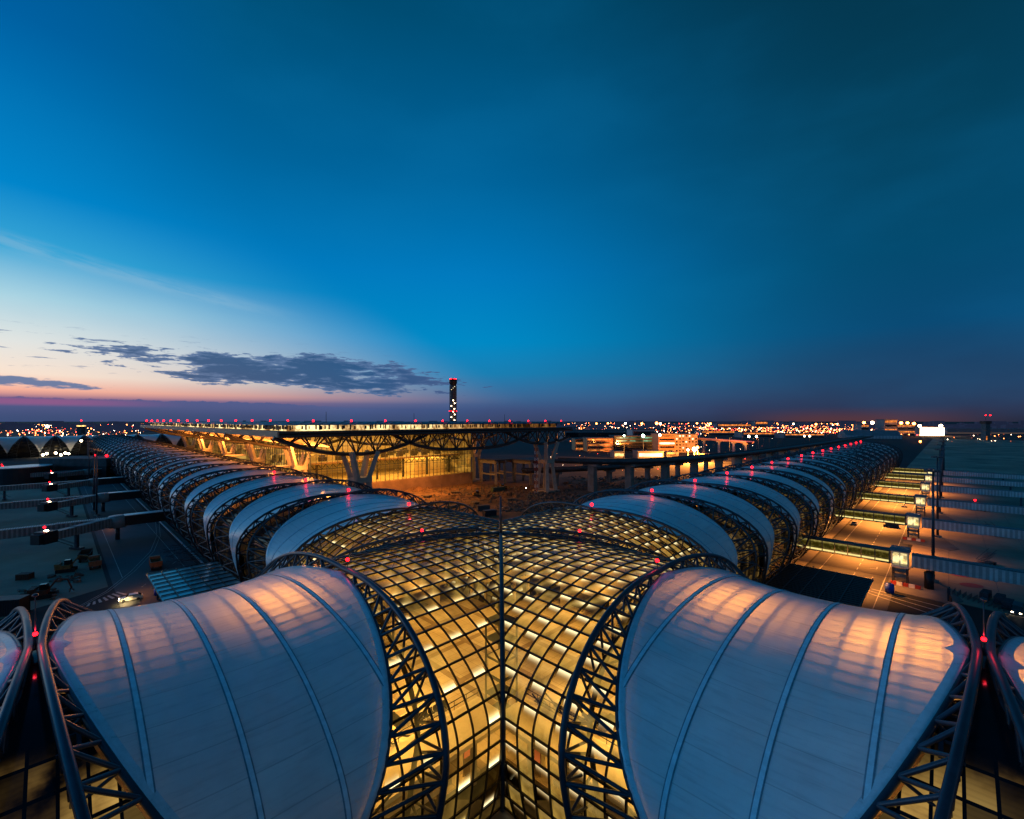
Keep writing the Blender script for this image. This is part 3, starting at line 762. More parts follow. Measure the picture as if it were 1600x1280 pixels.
# ---------------------------------------------------------------- boarding bridges
def tunnel_mesh(L, mat_i, w=3., h=3.1, steps=3, z0=5.2):
    m = MB(); y = 0
    for s_ in range(steps):
        l = L / steps; ww = w - s_ * .22; hh = h - s_ * .2; zz = z0 + s_ * .1
        m.bx(-ww / 2, ww / 2, y, y + l + .6, zz, zz + hh)
        k = 0
        while k * 1.15 < l - .1:
            m.cur = 1  # lighter ribs on a darker base: their shading is put into the colour
            for sx in (-1, 1): m.box((sx * (ww / 2 + .1), y + .3 + k * 1.15, zz + hh / 2), (.22, .5, hh * .94))
            k += 1
        m.cur = 0
        m.box((0, y + .15, zz + hh / 2), (ww + .35, .3, hh + .35))
        y += l
    return m
def bridge_right():
    t = thing('boarding_bridge', '', 'boarding bridge', (0, 0, 0), R45 - PI / 2, 'lit boarding bridges beside the right concourse')     # local x = -v (outwards), local y = u
    f = MB(); f.bx(0, 21.5, -1.5, 1.5, 5.2, 5.6); f.bx(0, 21.5, -1.7, 1.7, 8.5, 8.85)
    for k in range(8):
        for sy in (-1, 1): f.box((.3 + k * 2.98, sy * 1.5, 7.05), (.22, .2, 2.95))
    for sy in (-1, 1): f.bx(0, 21.5, sy * 1.5 - .1, sy * 1.5 + .1, 6.3, 6.42)
    fl = f.build('fixed_link', M['steel_dark'], t)
    for k in range(7):
        for sy in (-1, 1): MB().box((1.79 + k * 2.98, sy * 1.44, 7.05), (2.74, .05, 2.85)).build('pane', M['bridgeglass'], fl)
    c = MB(); c.bx(21.6, 25., -1.9, 1.9, 4.6, 5.2); c.bx(21.6, 25., -1.9, 1.9, 8.6, 9.)
    for x in (21.72, 23.3, 24.88):
        for sy in (-1, 1): c.box((x, sy * 1.8, 6.9), (.25, .2, 3.4))
    cb = c.build('rotunda', M['tunnel'], t)
    MB().box((23.3, -1.72, 6.9), (3., .06, 2.5)).build('pane', M['cabglass'], cb); MB().box((23.3, 1.72, 6.9), (3., .06, 2.5)).build('pane', M['cabglass'], cb)
    r = MB(); r.add([(21.2, -2.5, 9.0), (25.4, -2.5, 9.0), (25.4, 2.5, 9.0), (21.2, 2.5, 9.0), (21.4, -2.3, 9.9), (25.2, -2.3, 9.9), (25.2, 2.3, 9.6), (21.4, 2.3, 9.6)], [(0, 1, 5, 4), (1, 2, 6, 5), (2, 3, 7, 6), (3, 0, 4, 7), (4, 5, 6, 7), (3, 2, 1, 0)]); r.build('roof', M['roof_blue'], cb)
    for x in (21.9, 24.7):
        for sy in (-1, 1): MB().box((x, sy * 1.9, 2.3), (.35, .35, 4.5)).build('post', M['steel'], t)
    s = MB()
    for q in range(12): s.box((22.4 + q * .28, 2.6, .4 + q * .36), (.34, 1., .06))
    for q in range(2): s.bx(21.8, 24.8, -1.95, 1.95, 1.9 + q * 1.5, 2.02 + q * 1.5)
    s.build('stair', M['steel'], t)
    tn = tunnel_mesh(44, 0).build('tunnel', [M['tunnel_shade'], M['tunnel']], t, False, (25.6, 0, 0), -PI / 2)
    rb = MB()
    for k in range(3):
        rb.bx(-1.3 + k * .1, 1.3 - k * .1, k * 14.7, k * 14.7 + 14.7, 8.32 - k * .1, 8.5 - k * .1)
        for q in range(24): rb.box((0, k * 14.7 + .3 + q * .61, 8.56 - k * .1), (2.4, .12, .1))
    rb.build('tunnel_roof', M['roof_blue'], tn)
    MB().bx(71, 75, -2.2, 2.2, 4.9, 8.6).build('cab', M['tunnel_dark'], t)
    d = MB(); d.box((58, 0, 2.6), (.8, .8, 5)); d.box((58, 0, .55), (1.2, 4, .7)); d.build('drive_column', M['steel_dark'], t)
    for sy in (-1, 1):
        w_ = MB(); w_.tube([(58, sy * 2.1 - .25, .55), (58, sy * 2.1 + .25, .55)], .55, 14); w_.build('wheel', M['tyre'], t)
    return t
br0 = bridge_right()
US = [111, 174, 234, 296, 352, 404]
LB = ['nearest lit boarding bridge on the right with a bright cabin on posts', 'second nearest lit boarding bridge on the right, cars parked before it', 'third lit boarding bridge from the front on the right apron', 'fourth lit boarding bridge from the front on the right apron', 'fifth lit boarding bridge from the front on the right apron', 'farthest lit boarding bridge at the far end of the right apron']
for i, u in enumerate(US):
    o = br0 if i == 0 else copy_tree(br0)
    o.location = W(u, -19.5); o['label'] = LB[i]
    light('SPOT', 'road_lamp', W(u - (9 if i == 0 else 30 if i < 4 else 25), -31, 13), 80000 if i == 0 else 150000, ORG, math.radians(122 if i == 0 else 150))
    light('POINT', 'cabin_lamp', W(u - 2.6, -42.8, 7), 70, WARM, .3)
# islands below the cabins
for i, u in enumerate(US[:3]):
    m = MB(); m.prism([W(u - 9, -40.4), W(u + 9, -40.4), W(u + 9, -51), W(u - 6, -54.5), W(u - 10.5, -52)][::-1], 0, .16)
    tag(m.build('traffic_island', M['pave']), ['kerbed concrete island under the nearest lit cabin on the right', 'kerbed concrete island under the second lit cabin on the right', 'kerbed concrete island under the third lit cabin on the right'][i], 'traffic island')
def bridge_left():
    t = thing('boarding_bridge', '', 'boarding bridge', (0, 0, 0), R45 + PI, 'dark boarding bridges beside the left concourse')     # local x = -u (outwards), local y = -v
    MB().bx(0, 15.5, -1.8, 1.8, 5., 8.6).build('fixed_link', M['black'], t)
    MB().bx(-.2, 15.7, -1.9, 1.9, 8.62, 8.85).build('roof', M['trim'], t)
    MB().cyl((17.6, 0, 4.6), 2.6, 4.2, 20).build('rotunda', M['tunnel_dark'], t, True)
    MB().cyl((17.6, 0, .05), .7, 4.5, 14).build('column', M['steel_dark'], t, True)
    for a, L in ((.69, 19), (-.07, 42)):
        tn = tunnel_mesh(L, 0).build('tunnel', [M['tunnel_dark_shade'], M['tunnel_dark']], t, False, (19.6, 0, 0), -PI / 2 + a)
        rb = MB(); n = int(L / .6)
        for q in range(n): rb.box((0, q * .6 + .3, 8.4 - .2 * int(q * 3 / n)), (2.5, .16, .14))
        rb.build('tunnel_roof', M['tunnel'], tn)
        cab = MB(); cab.bx(-2., 2., L + .6, L + 4.6, 4.9, 8.7); cab.bx(-1.6, 1.6, L + 4.6, L + 5.8, 5.1, 8.2)
        cb = cab.build('cab', M['black'], tn)
        MB().box((0, L + 2.5, 8.85), (1., .7, .2)).build('beacon', M['whitelamp'] if a > 0 else M['redlamp'], cb)
        d = MB(); d.box((0, L - 7, 2.7), (.9, .9, 5)); d.box((0, L - 7, .6), (4.6, 1.3, .7)); d.build('drive_column', M['steel_dark'], tn)
        st = MB(); st.add([(2.2, L - 1, 5.2), (2.2, L - 9, .3), (3.2, L - 9, .3), (3.2, L - 1, 5.2)], [(0, 1, 2, 3)]); st.tube([(2.2, L - 1, 6.2), (2.2, L - 9, 1.3)], .06, 4); st.tube([(3.2, L - 1, 6.2), (3.2, L - 9, 1.3)], .06, 4); st.build('stair', M['steel_dark'], tn)
    return t
bl0 = bridge_left()
LBL = ['nearest dark boarding bridge on the left with two long ribbed tunnels', 'second dark boarding bridge from the front on the left', 'third dark boarding bridge from the front on the left', 'fourth dark boarding bridge on the left beside the dark hall', 'fifth dark boarding bridge far along the left concourse']
for i, v in enumerate((164, 236, 312, 388, 462)):
    o = bl0 if i == 0 else copy_tree(bl0)
    o.location = W(-19, v); o['label'] = LBL[i]
    for a, L in ((.69, 22), (-.07, 45)):
        q = Matrix.Rotation(a, 3, 'Z') @ Vector((L, 0, 0)); q = Vector((19.6 + q.x, q.y, 0)); q = Matrix.Rotation(R45 + PI, 3, 'Z') @ q
        if a < 0 and i < 2: continue
        red_lamp(W(-19, v, 8.8) + q, 'red warning lamp on the cab of the ' + ['nearest', 'second', 'third', 'fourth', 'fifth'][i] + ' left boarding bridge' + (', near tunnel' if a > 0 else ', far tunnel'), 'red lamps on boarding bridge cabs', 1.15, 160 if a > 0 else 60)
red_lamp(W(234, -60, 8.2), 'red warning lamp on a tunnel roof of the right apron', 'red lamps on boarding bridge cabs', 1.3, 150)

# ---------------------------------------------------------------- apron light masts
lm = MB(); lm.tube([(0, 0, 0), (0, 0, 30)], .42, 8, True, .24)
lm_me = lm.mesh('pole', M['steel'], True)
lh = MB(); lh.box((0, 0, 30.2), (2.6, 2.6, .3))
for a in range(6): lh.box((1.5 * math.cos(a * PI / 3), 1.5 * math.sin(a * PI / 3), 30.4), (.7, .5, .5), a * PI / 3)
lh_me = lh.mesh('lamp_head', M['steel_dark'])
bs_me = MB().box((0, 0, .35), (1.6, 1.6, .7)).mesh('footing', M['concrete'])
def apron_mast(p, lab, grp):
    t = thing('light_mast', lab, 'light mast', p, 0, grp)
    link('pole', lm_me, t); link('lamp_head', lh_me, t); link('footing', bs_me, t)
for i, u in enumerate((119, 186, 248, 310, 372, 430, 500)):
    apron_mast(W(u, -49), (['nearest tall unlit light mast beside the lit right cabin'] + [ORD[k] + ' tall light mast from the front in the right apron row' for k in range(1, 7)])[i], 'tall light masts on the right apron')
for i, (px, py) in enumerate(((147, 800), (151, 806), (139, 760), (137, 745))):
    apron_mast(pt(px, py), ['tall thin light mast on the left apron beside the second bridge', 'tall thin light mast nearest on the left apron', 'tall thin light mast before the dark hall on the left', 'tall thin light mast behind the dark hall on the left'][i], 'tall light masts on the left apron')

# ---------------------------------------------------------------- terminal
T = thing('airport_terminal', 'huge amber-lit glass terminal under a flat trussed trellis roof', 'terminal', W(0, 0), R45)     # local x = u, y = v
TV = [124 + 68 * i for i in range(6)]; U0, U1 = 6., 190.; V0, V1 = 121., 500.
def depth(u):
    d = 0
    for c, hw, dd in ((40, 36, 8.2), (165, 36, 8.2)):
        if abs(u - c) < hw: d = max(d, dd * (1 - ((u - c) / hw) ** 2))
    if abs(u - 104) < 48: d = max(d, 8.6 * (1 - abs((u - 104) / 48) ** 3.2))
    return d
m = MB(); N = 40
us = [U0 + (U1 - U0) * i / N for i in range(N + 1)]
for sy in (-2.6, 2.6):
    m.tube([(u, sy, 38.3) for u in (U0, 60, 120, U1)], .75, 6)
for seg in ((5, 76), (56, 152), (129, 190)):
    dp = lambda u: (8.6 * max(0, 1 - abs((u - 104) / 48) ** 3.2)) if seg[0] == 56 else 8.2 * max(0, 1 - ((u - (40 if seg[0] < 40 else 165)) / 36) ** 2)
    q = [(u, 0, 38.3 - dp(u) - .2) for u in [seg[0] + (seg[1] - seg[0]) * i / 20 for i in range(21)]]
    m.tube(q, .85, 6)
for i in range(0, N - 1):
    a, b = us[i], us[i + 1]
    if depth(a) > 1 or depth(b) > 1:
        for sy in (-2.6, 2.6):
            if i % 2 == 0: m.tube([(a, sy, 38.3), (b, 0, 38.1 - depth(b))], .36, 5, False)
            else: m.tube([(a, 0, 38.1 - depth(a)), (b, sy, 38.3)], .36, 5, False)
tm = m.mesh('roof_truss', M['truss_roof'])
p = MB()
for sx in (-1, 1):
    for sy in (-1, 1):
        p.tube([(sx * 2.5, sy * 2.5, 19), (sx * 6., sy * 4.5, 31)], 1.45, 4, True, 1.2)
        p.tube([(sx * 4.2, sy * 4.2, 0), (sx * 2.5, sy * 2.5, 19)], 1.7, 4, True, 1.35)
p.box((0, 0, 19), (7.4, 7.4, 2.2)); p.box((0, 0, .6), (12, 12, 1.2))
pm = p.mesh('pylon', M['pylon'])
for v in TV:
    link('roof_truss', tm, T, (0, v, 0))
    for u in (40, 166): link('pylon', pm, T, (u, v, 0))
m = MB(); m.bx(U0, 22, V0, V1, 39.2, 40.); m.bx(170, U1, V0, V1, 39.2, 40.); m.bx(22, 170, V0, V0 + 9, 39.2, 40.); m.bx(22, 170, V1 - 9, V1, 39.2, 40.)
for v in TV[1:]: m.bx(22, 170, v - 4, v + 4, 39.2, 39.9)
m.build('roof_deck', M['truss_roof'], T)
m = MB(); m.add([(U0, V0 + 4, 38.9), (U0, V1, 38.9), (38, V1, 31.8), (38, V0 + 26, 31.8), (24, V0 + 12, 35.5)], [(0, 4, 3, 2, 1)]); m.add([(U0 - .6, V0, 37.9), (U0 - .6, V1, 37.9), (U0 - .6, V1, 40.1), (U0 - .6, V0, 40.1), (U0, V0, 37.9), (U0, V1, 37.9), (U0, V1, 40.1), (U0, V0, 40.1)], [(0, 1, 2, 3), (7, 6, 5, 4), (3, 2, 6, 7), (0, 3, 7, 4), (1, 0, 4, 5)])
m.build('soffit', M['soffit'], T)
sk = MB(); sk.bx(13, 184, V0 + 9, V1 - 6, 40.02, 42.2); sko = sk.build('skylight', M['lamella'], T)
m = MB(); rnd = random.Random(3)
for k in range(120):
    u = 13 + 171 * k / 119; (rnd.random() < .72) and m.box((u + rnd.uniform(-.6, .6), V0 + 8.5, 41.1 + rnd.uniform(0, .5)), (rnd.uniform(.12, .7), .5, rnd.uniform(1.2, 2.2)))
for k in range(220):
    v = V0 + 9 + (V1 - V0 - 15) * k / 219; (rnd.random() < .75) and m.box((12.5, v + rnd.uniform(-.6, .6), 41.1 + rnd.uniform(0, .5)), (.5, rnd.uniform(.15, .8), rnd.uniform(1.2, 2.2)))
m.build('lamella', M['truss_roof'], sko)
m = MB()                                     # curved louvre blades over the skylight
for k in range(43):
    u = 11 + k * 4.1
    q = [(u, 42.25), (u + 1., 43.1), (u + 2.6, 43.5), (u + 4., 43.3), (u + 2.6, 43.3), (u + 1.1, 42.9)]
    b = len(m.v); n = len(q)
    for yy in (V0 + 6, V1 - 4): m.v += [(x, yy, z) for x, z in q]
    for i in range(n): m.f.append((b + i, b + (i + 1) % n, b + n + (i + 1) % n, b + n + i)); m.mi.append(0)
    m.f.append(tuple(b + i for i in range(n))); m.mi.append(0)
m.build('louvre_blades', M['louvre'], T)
# glass box
GV, GU0, GU1 = 186., 44., 158.
gmat, t, o_ = newmat('terminal_clear_glass')
tp = t.new('ShaderNodeBsdfTransparent'); t.put(tp.inputs[0], (.93, .88, .72)); gl = t.new('ShaderNodeBsdfGlossy'); gl.inputs['Roughness'].default_value = .04
t.l.new(t.shmix(.07, tp.outputs[0], gl.outputs[0]), o_.inputs[0])
fw = MB(); fw.bx(GU0, GU1, GV, GV + .1, 7.8, 37.9); fwo = fw.build('glass_wall', gmat, T)
m = MB()
for k in range(39): m.box((GU0 + k * 3, GV - .12, 22.8), (.3 if k % 3 == 0 else .12, .34, 30))
for z in (7.9, 12, 16.5, 21, 25.5, 30, 34.5): m.box(((GU0 + GU1) / 2, GV - .14, z), (GU1 - GU0, .3, .16))
m.build('mullions', M['steel_dark'], fwo)
fw = MB(); fw.bx(GU0 - .1, GU0, GV + .2, 496, 2, 37); fwo = fw.build('glass_wall', M['facade'], T)
m = MB()
for k in range(78): m.box((GU0 - .3, GV + 2 + k * 4, 19), (.35, .18, 36))
for z in (4, 9, 14, 19, 24, 29): m.box((GU0 - .32, GV + 155, z), (.3, 310, .25))
m.build('mullions', M['steel_dark'], fwo)
fw = MB(); fw.bx(GU1, GU1 + .1, GV + .2, 496, 2, 37); fw.build('glass_wall', M['facade'], T)
m = MB(); m.bx(GU0, GU1 + .6, GV - 1.2, GV - .4, 0, 7.7); m.build('base_wall', M['wallbrown'], T)
m = MB(); m.bx(GU0 + 1, GU1 - 1, GV + .6, GV + 60, 7.2, 7.7); m.bx(GU0 + 1, GU1 - 1, GV + 9, GV + 60, 19.6, 20.6); m.build('floor_slab', M['floor_in'], T)
m = MB(); m.bx(GU0 + 1, GU1 - 1, GV + 60, GV + 60.5, 7.8, 37.5); m.bx(GU0 + 1, GU0 + 46, GV + 24, GV + 24.5, 20.7, 30); m.bx(120, 146, GV + 14, GV + 30, 7.8, 18); m.build('inner_wall', M['cream'], T)
m = MB()
for k in range(26): m.tube([(GU0 + 2 + k * 4.3, GV + 10, 16.8), (GU0 + 4.1 + k * 4.3, GV + 10, 19.5)], .22, 4, False); m.tube([(GU0 + 4.1 + k * 4.3, GV + 10, 19.5), (GU0 + 6.3 + k * 4.3, GV + 10, 16.8)], .22, 4, False)
m.tube([(GU0 + 2, GV + 10, 16.8), (GU1 - 2, GV + 10, 16.8)], .3, 4)
for k in range(6): m.box((GU0 + 8 + k * 19, GV + 11, 13.5), (1., 1., 12))
m.build('floor_truss', M['steel_dark'], T)
rnd = random.Random(9)
ck = MB().box((0, 0, 1.2), (4.2, 2, 2.4)).box((0, .6, 3.1), (3.8, .3, 1.1)).mesh('check_in_desk', M['concrete_dark'])
for r in range(3):
    for k in range(9):
        link('check_in_desk', ck, T, (58 + k * 10.4 + rnd.uniform(-1, 1), GV + 17 + r * 12, 20.6))
cl = MB()
for k in range(8):
    for r in range(5): cl.box((GU0 + 8 + k * 14, GV + 8 + r * 11, 36.6), (9, 1.2, .3))
cl.build('ceiling_lights', glow('terminal_ceiling_lights', WARM, 5.), T)
light('AREA', 'terminal_lamp', W(100, GV + 28, 35), 36000, AMB, 90, (0, 0, R45), 50)
light('AREA', 'terminal_lamp', W(100, GV + 20, 18.5), 34000, AMB, 90, (0, 0, R45), 30)
light('AREA', 'forecourt_lamp', W(76, GV - 12, 30), 85000, ORG, 90, (0, 0, R45), 12)
for v in (160, 230, 300, 370, 440): light('AREA', 'soffit_lamp', W(36, v, 24), 30000, ORG, 40, (PI, 0, R45), 6)
for v in (170, 225, 280, 335, 390): light('AREA', 'side_lamp', W(40, v, 31), 60000, ORG, 4, (0, math.radians(68), R45), 30)
# canopy walkways between the concourse and the terminal
for i, (v, lab) in enumerate(((196, 'nearest pale covered footbridge from the left concourse to the terminal'), (300, 'farther pale covered footbridge from the left concourse to the terminal'))):
    t = thing('footbridge', lab, 'footbridge', W(12, v), R45)
    MB().bx(0, 32, -3, 3, 19.4, 20.2).build('roof', M['pylon'], t); MB().bx(0, 32, -2.6, 2.6, 15.6, 16.1).build('deck', M['concrete'], t); MB().bx(0, 32, -2.4, 2.4, 16.2, 19.3).build('glazing', M['facade'], t)
# roof warning lamps
for k in range(14):
    v = V0 + 3 + (V1 - V0 - 6) * (k / 13) ** 1.15
    red_lamp(W(10.2, v, 43.), ORD[k] + ' red warning lamp along the front edge of the terminal roof', 'red lamps on the terminal roof', 1.05 + .12 * k)
for k in range(11):
    u = 22 + 166 * k / 10
    red_lamp(W(u, V0 + 8, 42.9), ORD[k] + ' red warning lamp from the left on the near gable of the terminal roof', 'red lamps on the terminal roof gable', 1.3)
for k, u in enumerate((30, 75, 140)):
    tag(MB().tube([(0, 0, 0), (0, 0, 5)], .16, 5, True, .1).build('lightning_rod', M['steel'], None, False, W(u, V0 + 14, 43)), ['left', 'middle', 'right'][k] + ' lightning rod standing on the terminal roof', 'lightning rod')

# ---------------------------------------------------------------- control tower
tp_ = ptd(708, 900); t = thing('control_tower', 'tall slim control tower with banded dark shaft behind the terminal roof', 'control tower', tp_)
MB().cyl((0, 0, 0), 6.2, 116, 20, 5.6).build('shaft', M['concrete_dark'], t, True)
m = MB()
for k in range(14): m.cyl((0, 0, 66 + k * 3.6), 7.2, .9, 20)
m.build('ring_floors', M['louvre'], t)
m = MB()
for k in range(12):
    a = k * PI / 6; m.tube([(7.1 * math.cos(a), 7.1 * math.sin(a), 2), (7.1 * math.cos(a), 7.1 * math.sin(a), 116)], .35, 4)
m.build('lattice', M['steel_dark'], t)
c = MB(); c.cyl((0, 0, 116), 6, 6, 20, 8.2); c.cyl((0, 0, 122), 8.4, 1, 20); c.cyl((0, 0, 127), 8.4, .8, 20); c.cyl((0, 0, 127.8), 5, 2, 16); cb = c.build('cab', M['black'], t)
MB().cyl((0, 0, 123), 7.9, 4, 20, 8.2).build('cab_glass', M['dkglass'], cb)
for k in range(8): MB().ball(((3.4, -2.6, 3.9, 1.)[k % 4], -7.5, 46 + k * 5.6), .8).build('shaft_lamp', M['whitelamp'], t)
for z, r in ((64, 7.9), (128.5, 6.5)):
    for k in range(4): MB().ball((r * math.cos(-PI * (k + .5) / 4), r * math.sin(-PI * (k + .5) / 4), z), .7).build('red_beacon', M['reddome'], t)
for k in range(3): MB().box((3.6 - k * 3, -6.9, 113 - k * 3), (1.2, .6, 1.4)).build('window', M['winwhite'], t)

# ---------------------------------------------------------------- viaducts and concrete frames
def viaduct(name, lab, pts, w, z, piers, mat=None, rail=True, pw=2.4):
    t = thing(name, lab, 'viaduct', pts[0])
    o = pts[0]; L = [p - o for p in pts]; L = [Vector((p.x, p.y, 0)) for p in L]
    m = MB(); prof = [(-w / 2, z), (w / 2, z), (w / 2, z + 1.1), (w / 2 - .35, z + 1.1), (w / 2 - .35, z + .25), (-w / 2 + .35, z + .25), (-w / 2 + .35, z + 1.1), (-w / 2, z + 1.1)]
    prof = [(-w * .3, z - 1.7), (w * .3, z - 1.7)] + [prof[1], prof[2], prof[3], prof[4], prof[5], prof[6], prof[7], prof[0]]
    n = len(prof)
    for i, p in enumerate(L):
        d = (L[min(i + 1, len(L) - 1)] - L[max(i - 1, 0)]).normalized(); q = Vector((-d.y, d.x, 0))
        m.v += [tuple(p + q * a + Vector((0, 0, b))) for a, b in prof]
    for i in range(len(L) - 1):
        for k in range(n): m.f.append((i * n + k, i * n + (k + 1) % n, (i + 1) * n + (k + 1) % n, (i + 1) * n + k)); m.mi.append(0)
    m.build('deck', mat or M['concrete_dark'], t)
    for i, p in enumerate(piers):
        q = p - o
        pm = MB(); pm.box((q.x, q.y, (z - 3) / 2), (pw, pw, z - 3), R45); pm.box((q.x, q.y, z - 2.4), (pw * 2.4, pw * 1.5, 1.4), R45 + PI / 2); pm.build('pier', M['concrete'], t)
    return t
def spline(P, n=10):
    P = [Vector(p) for p in P]; out = []
    for i in range(len(P) - 1):
        a, b, c, d = P[max(i - 1, 0)], P[i], P[i + 1], P[min(i + 2, len(P) - 1)]
        for k in range(n):
            t = k / n; out.append(.5 * ((2 * b) + (c - a) * t + (2 * a - 5 * b + 4 * c - d) * t * t + (3 * b - a - 3 * c + d) * t ** 3))
    return out + [P[-1]]
v1 = spline([W(176, 124), W(184, 108), W(196, 92), W(225, 76), W(300, 63), W(380, 56), W(560, 50), W(900, 40)], 8)
viaduct('elevated_road', 'long dark elevated road on square concrete piers between the terminal and the right concourse', v1, 12, 19, [W(a, b) for a, b in ((187, 104), (204, 88), (228, 76), (258, 69.5), (290, 64.5), (322, 61), (354, 58), (386, 56), (420, 54.5), (456, 53), (496, 52), (540, 51))], pw=4.2)
v2 = spline([W(170, 146), W(230, 118), W(300, 104), W(400, 96), W(620, 86)], 8)
viaduct('elevated_road', 'lower dark elevated road behind the pier row of the long viaduct', v2, 10, 11, [W(a, b) for a, b in ((190, 135), (230, 118), (270, 109), (310, 103), (360, 99), (420, 95))], pw=3)
r1 = spline([ptd(1092, 640), ptd(1120, 600), ptd(1150, 560), ptd(1172, 520)], 8)
viaduct('ramp_viaduct', 'curving pink-lit ramp sinking to the right beside the cream office block', r1, 9, 19, [r1[k] for k in (3, 9, 15, 21)], pbr('ramp_pink', (.42, .22, .20), .8))
r2 = spline([ptd(1090, 520), ptd(1103, 500), ptd(1114, 480), ptd(1121, 460)], 8)
viaduct('ramp_viaduct', 'short orange-lit curved ramp in front of the cream office block', r2, 9, 6.5, [r2[k] for k in (4, 12, 20)], M['far_orange'])
for i, (u, v, n) in enumerate(((166, 176, 3), (182, 158, 3))):
    t = thing('concrete_frame', ['unfinished concrete portal frame right of the terminal glass', 'unfinished concrete portal frame nearer the hourglass pylon'][i], 'concrete frame', W(u, v), R45)
    for k in range(n):
        MB().tube([(k * 9 - 1.5, -9, 0), (k * 9, -7, 14)], 1.1, 4).build('column', M['concrete'], t); MB().tube([(k * 9 + 1.5, 9, 0), (k * 9, 7, 14)], 1.1, 4).build('column', M['concrete'], t)
        MB().box((k * 9, 0, 15.1), (1.8, 17, 2)).build('beam', M['concrete'], t); MB().box((k * 9, 0, 6.6), (1.2, 13.5, 1)).build('beam', M['concrete'], t)
    MB().bx(-2, n * 9 - 7, -8.6, 8.6, 16.2, 16.9).build('slab', M['concrete_dark'], t)
# lattice crane mast at the far pylon
t = thing('crane_mast', 'red and pale lattice mast standing beside the far hourglass pylon', 'crane', ptd(838, 268)); m = MB(); q = m
for k in range(14):
    m.cur = k % 2
    for sx in (-1, 1):
        for sy in (-1, 1): q.tube([(sx * .9, sy * .9, k * 2), (sx * .9, sy * .9, k * 2 + 2)], .14, 4)
    q.tube([(-.9, -.9, k * 2), (.9, -.9, k * 2 + 2)], .1, 4); q.tube([(.9, .9, k * 2), (-.9, .9, k * 2 + 2)], .1, 4)
m.cur = 1; m.tube([(0, 0, 0), (0, 0, 28)], .12, 5); m.build('lattice', [M['white'], M['red']], t)

# ---------------------------------------------------------------- buildings beyond
def block(name, lab, px0, px1, pyb, h, mat, storeys, win, depth_=30, bands=True, cols=8, z0=0., parap=1., d=None):
    a = pt(px0, pyb, z0) if d is None else ptd(px0, d); b = pt(px1, pyb, z0) if d is None else ptd(px1, d)
    w = (b - a).length; ang = math.atan2(b.y - a.y, b.x - a.x)
    t = thing(name, lab, 'building', Vector((a.x, a.y, 0)), ang)
    MB().bx(0, w, 0, depth_, 0, h).build('wall', mat, t)
    MB().bx(-.5, w + .5, -.5, depth_ + .5, h, h + parap).build('roof', M['concrete_dark'], t)
    sh = h / storeys
    for s_ in range(storeys):
        mt = win[s_ % len(win)] if isinstance(win, list) else win
        if bands: MB().bx(w * .04, w * .96, -.15, 0.1, s_ * sh + sh * .32, s_ * sh + sh * .8).build('window_band', mt, t)
        else:
            for k in range(cols):
                cw = w / cols; MB().bx(k * cw + cw * .25, k * cw + cw * .75, -.15, .1, s_ * sh + sh * .3, s_ * sh + sh * .8).build('window', random.choice(win) if isinstance(win, list) else mt, t)
    return t
block('office_block', 'low orange-lit block with ribbon windows left of the glass office', 917, 958, 706, 19, M['far_orange'], 5, [M['winorange'], M['dkglass']])
block('office_block', 'short orange round-ended block at the left end of the office row', 899, 918, 704, 17, M['far_orange'], 4, [M['winorange'], M['dkglass']])
gb = block('office_block', 'green-lit glass office with dark lower storeys in the middle of the office row', 960, 1029, 706, 22, M['black'], 5, [M['dkglass'], M['dkglass'], M['dkglass'], M['wingreen'], M['wingreen']])
block('office_block', 'cream corner block with ribbon windows next to the green glass office', 1029, 1055, 708, 26, M['far_orange'], 5, [M['winorange'], M['dkglass'], M['winwhite'], M['dkglass'], M['winorange']])
block('office_block', 'cream block with square windows at the right end of the office row', 1055, 1090, 707, 25, M['far_cream'], 6, [M['winorange'], M['dkglass'], M['winwhite'], M['dkglass']], bands=False, cols=7)
block('market_hall', 'low bright white-lit hall in front of the offices', 997, 1037, 717, 8, M['concrete_dark'], 1, M['winwhite'], 20)
block('market_hall', 'small lit hall right of the bright white hall', 1042, 1060, 716, 6, M['concrete_dark'], 1, M['winorange'], 20)
block('market_hall', 'low yellow-lit hall under the green glass office', 960, 975, 716, 7, M['concrete_dark'], 1, M['winglow'], 20)
block('office_block', 'pale pink flat-roofed building behind the green glass office', 988, 1025, 700, 30, pbr('pink_render', (.55, .40, .36), .8), 2, M['dkglass'], 30)
block('long_hall', 'long dark pale-roofed hall behind the offices', 880, 985, 690, 24, M['hangar'], 1, M['dkglass'], 60)
for i, (x0, x1, yb, h) in enumerate(((1095, 1150, 682, 16), (1160, 1215, 684, 14), (1225, 1290, 685, 12), (1120, 1175, 672, 30), (1180, 1200, 670, 42))):
    block('long_hall', ['low dark shed right of the cream block', 'low dark shed beyond the viaduct, middle of three', 'low dark shed beyond the viaduct, rightmost of three', 'dark hall among the orange lights', 'dark slab building among the orange lights'][i], x0, x1, yb, h, M['hangar'], 2, [M['dkglass'], M['winorange']], 40)
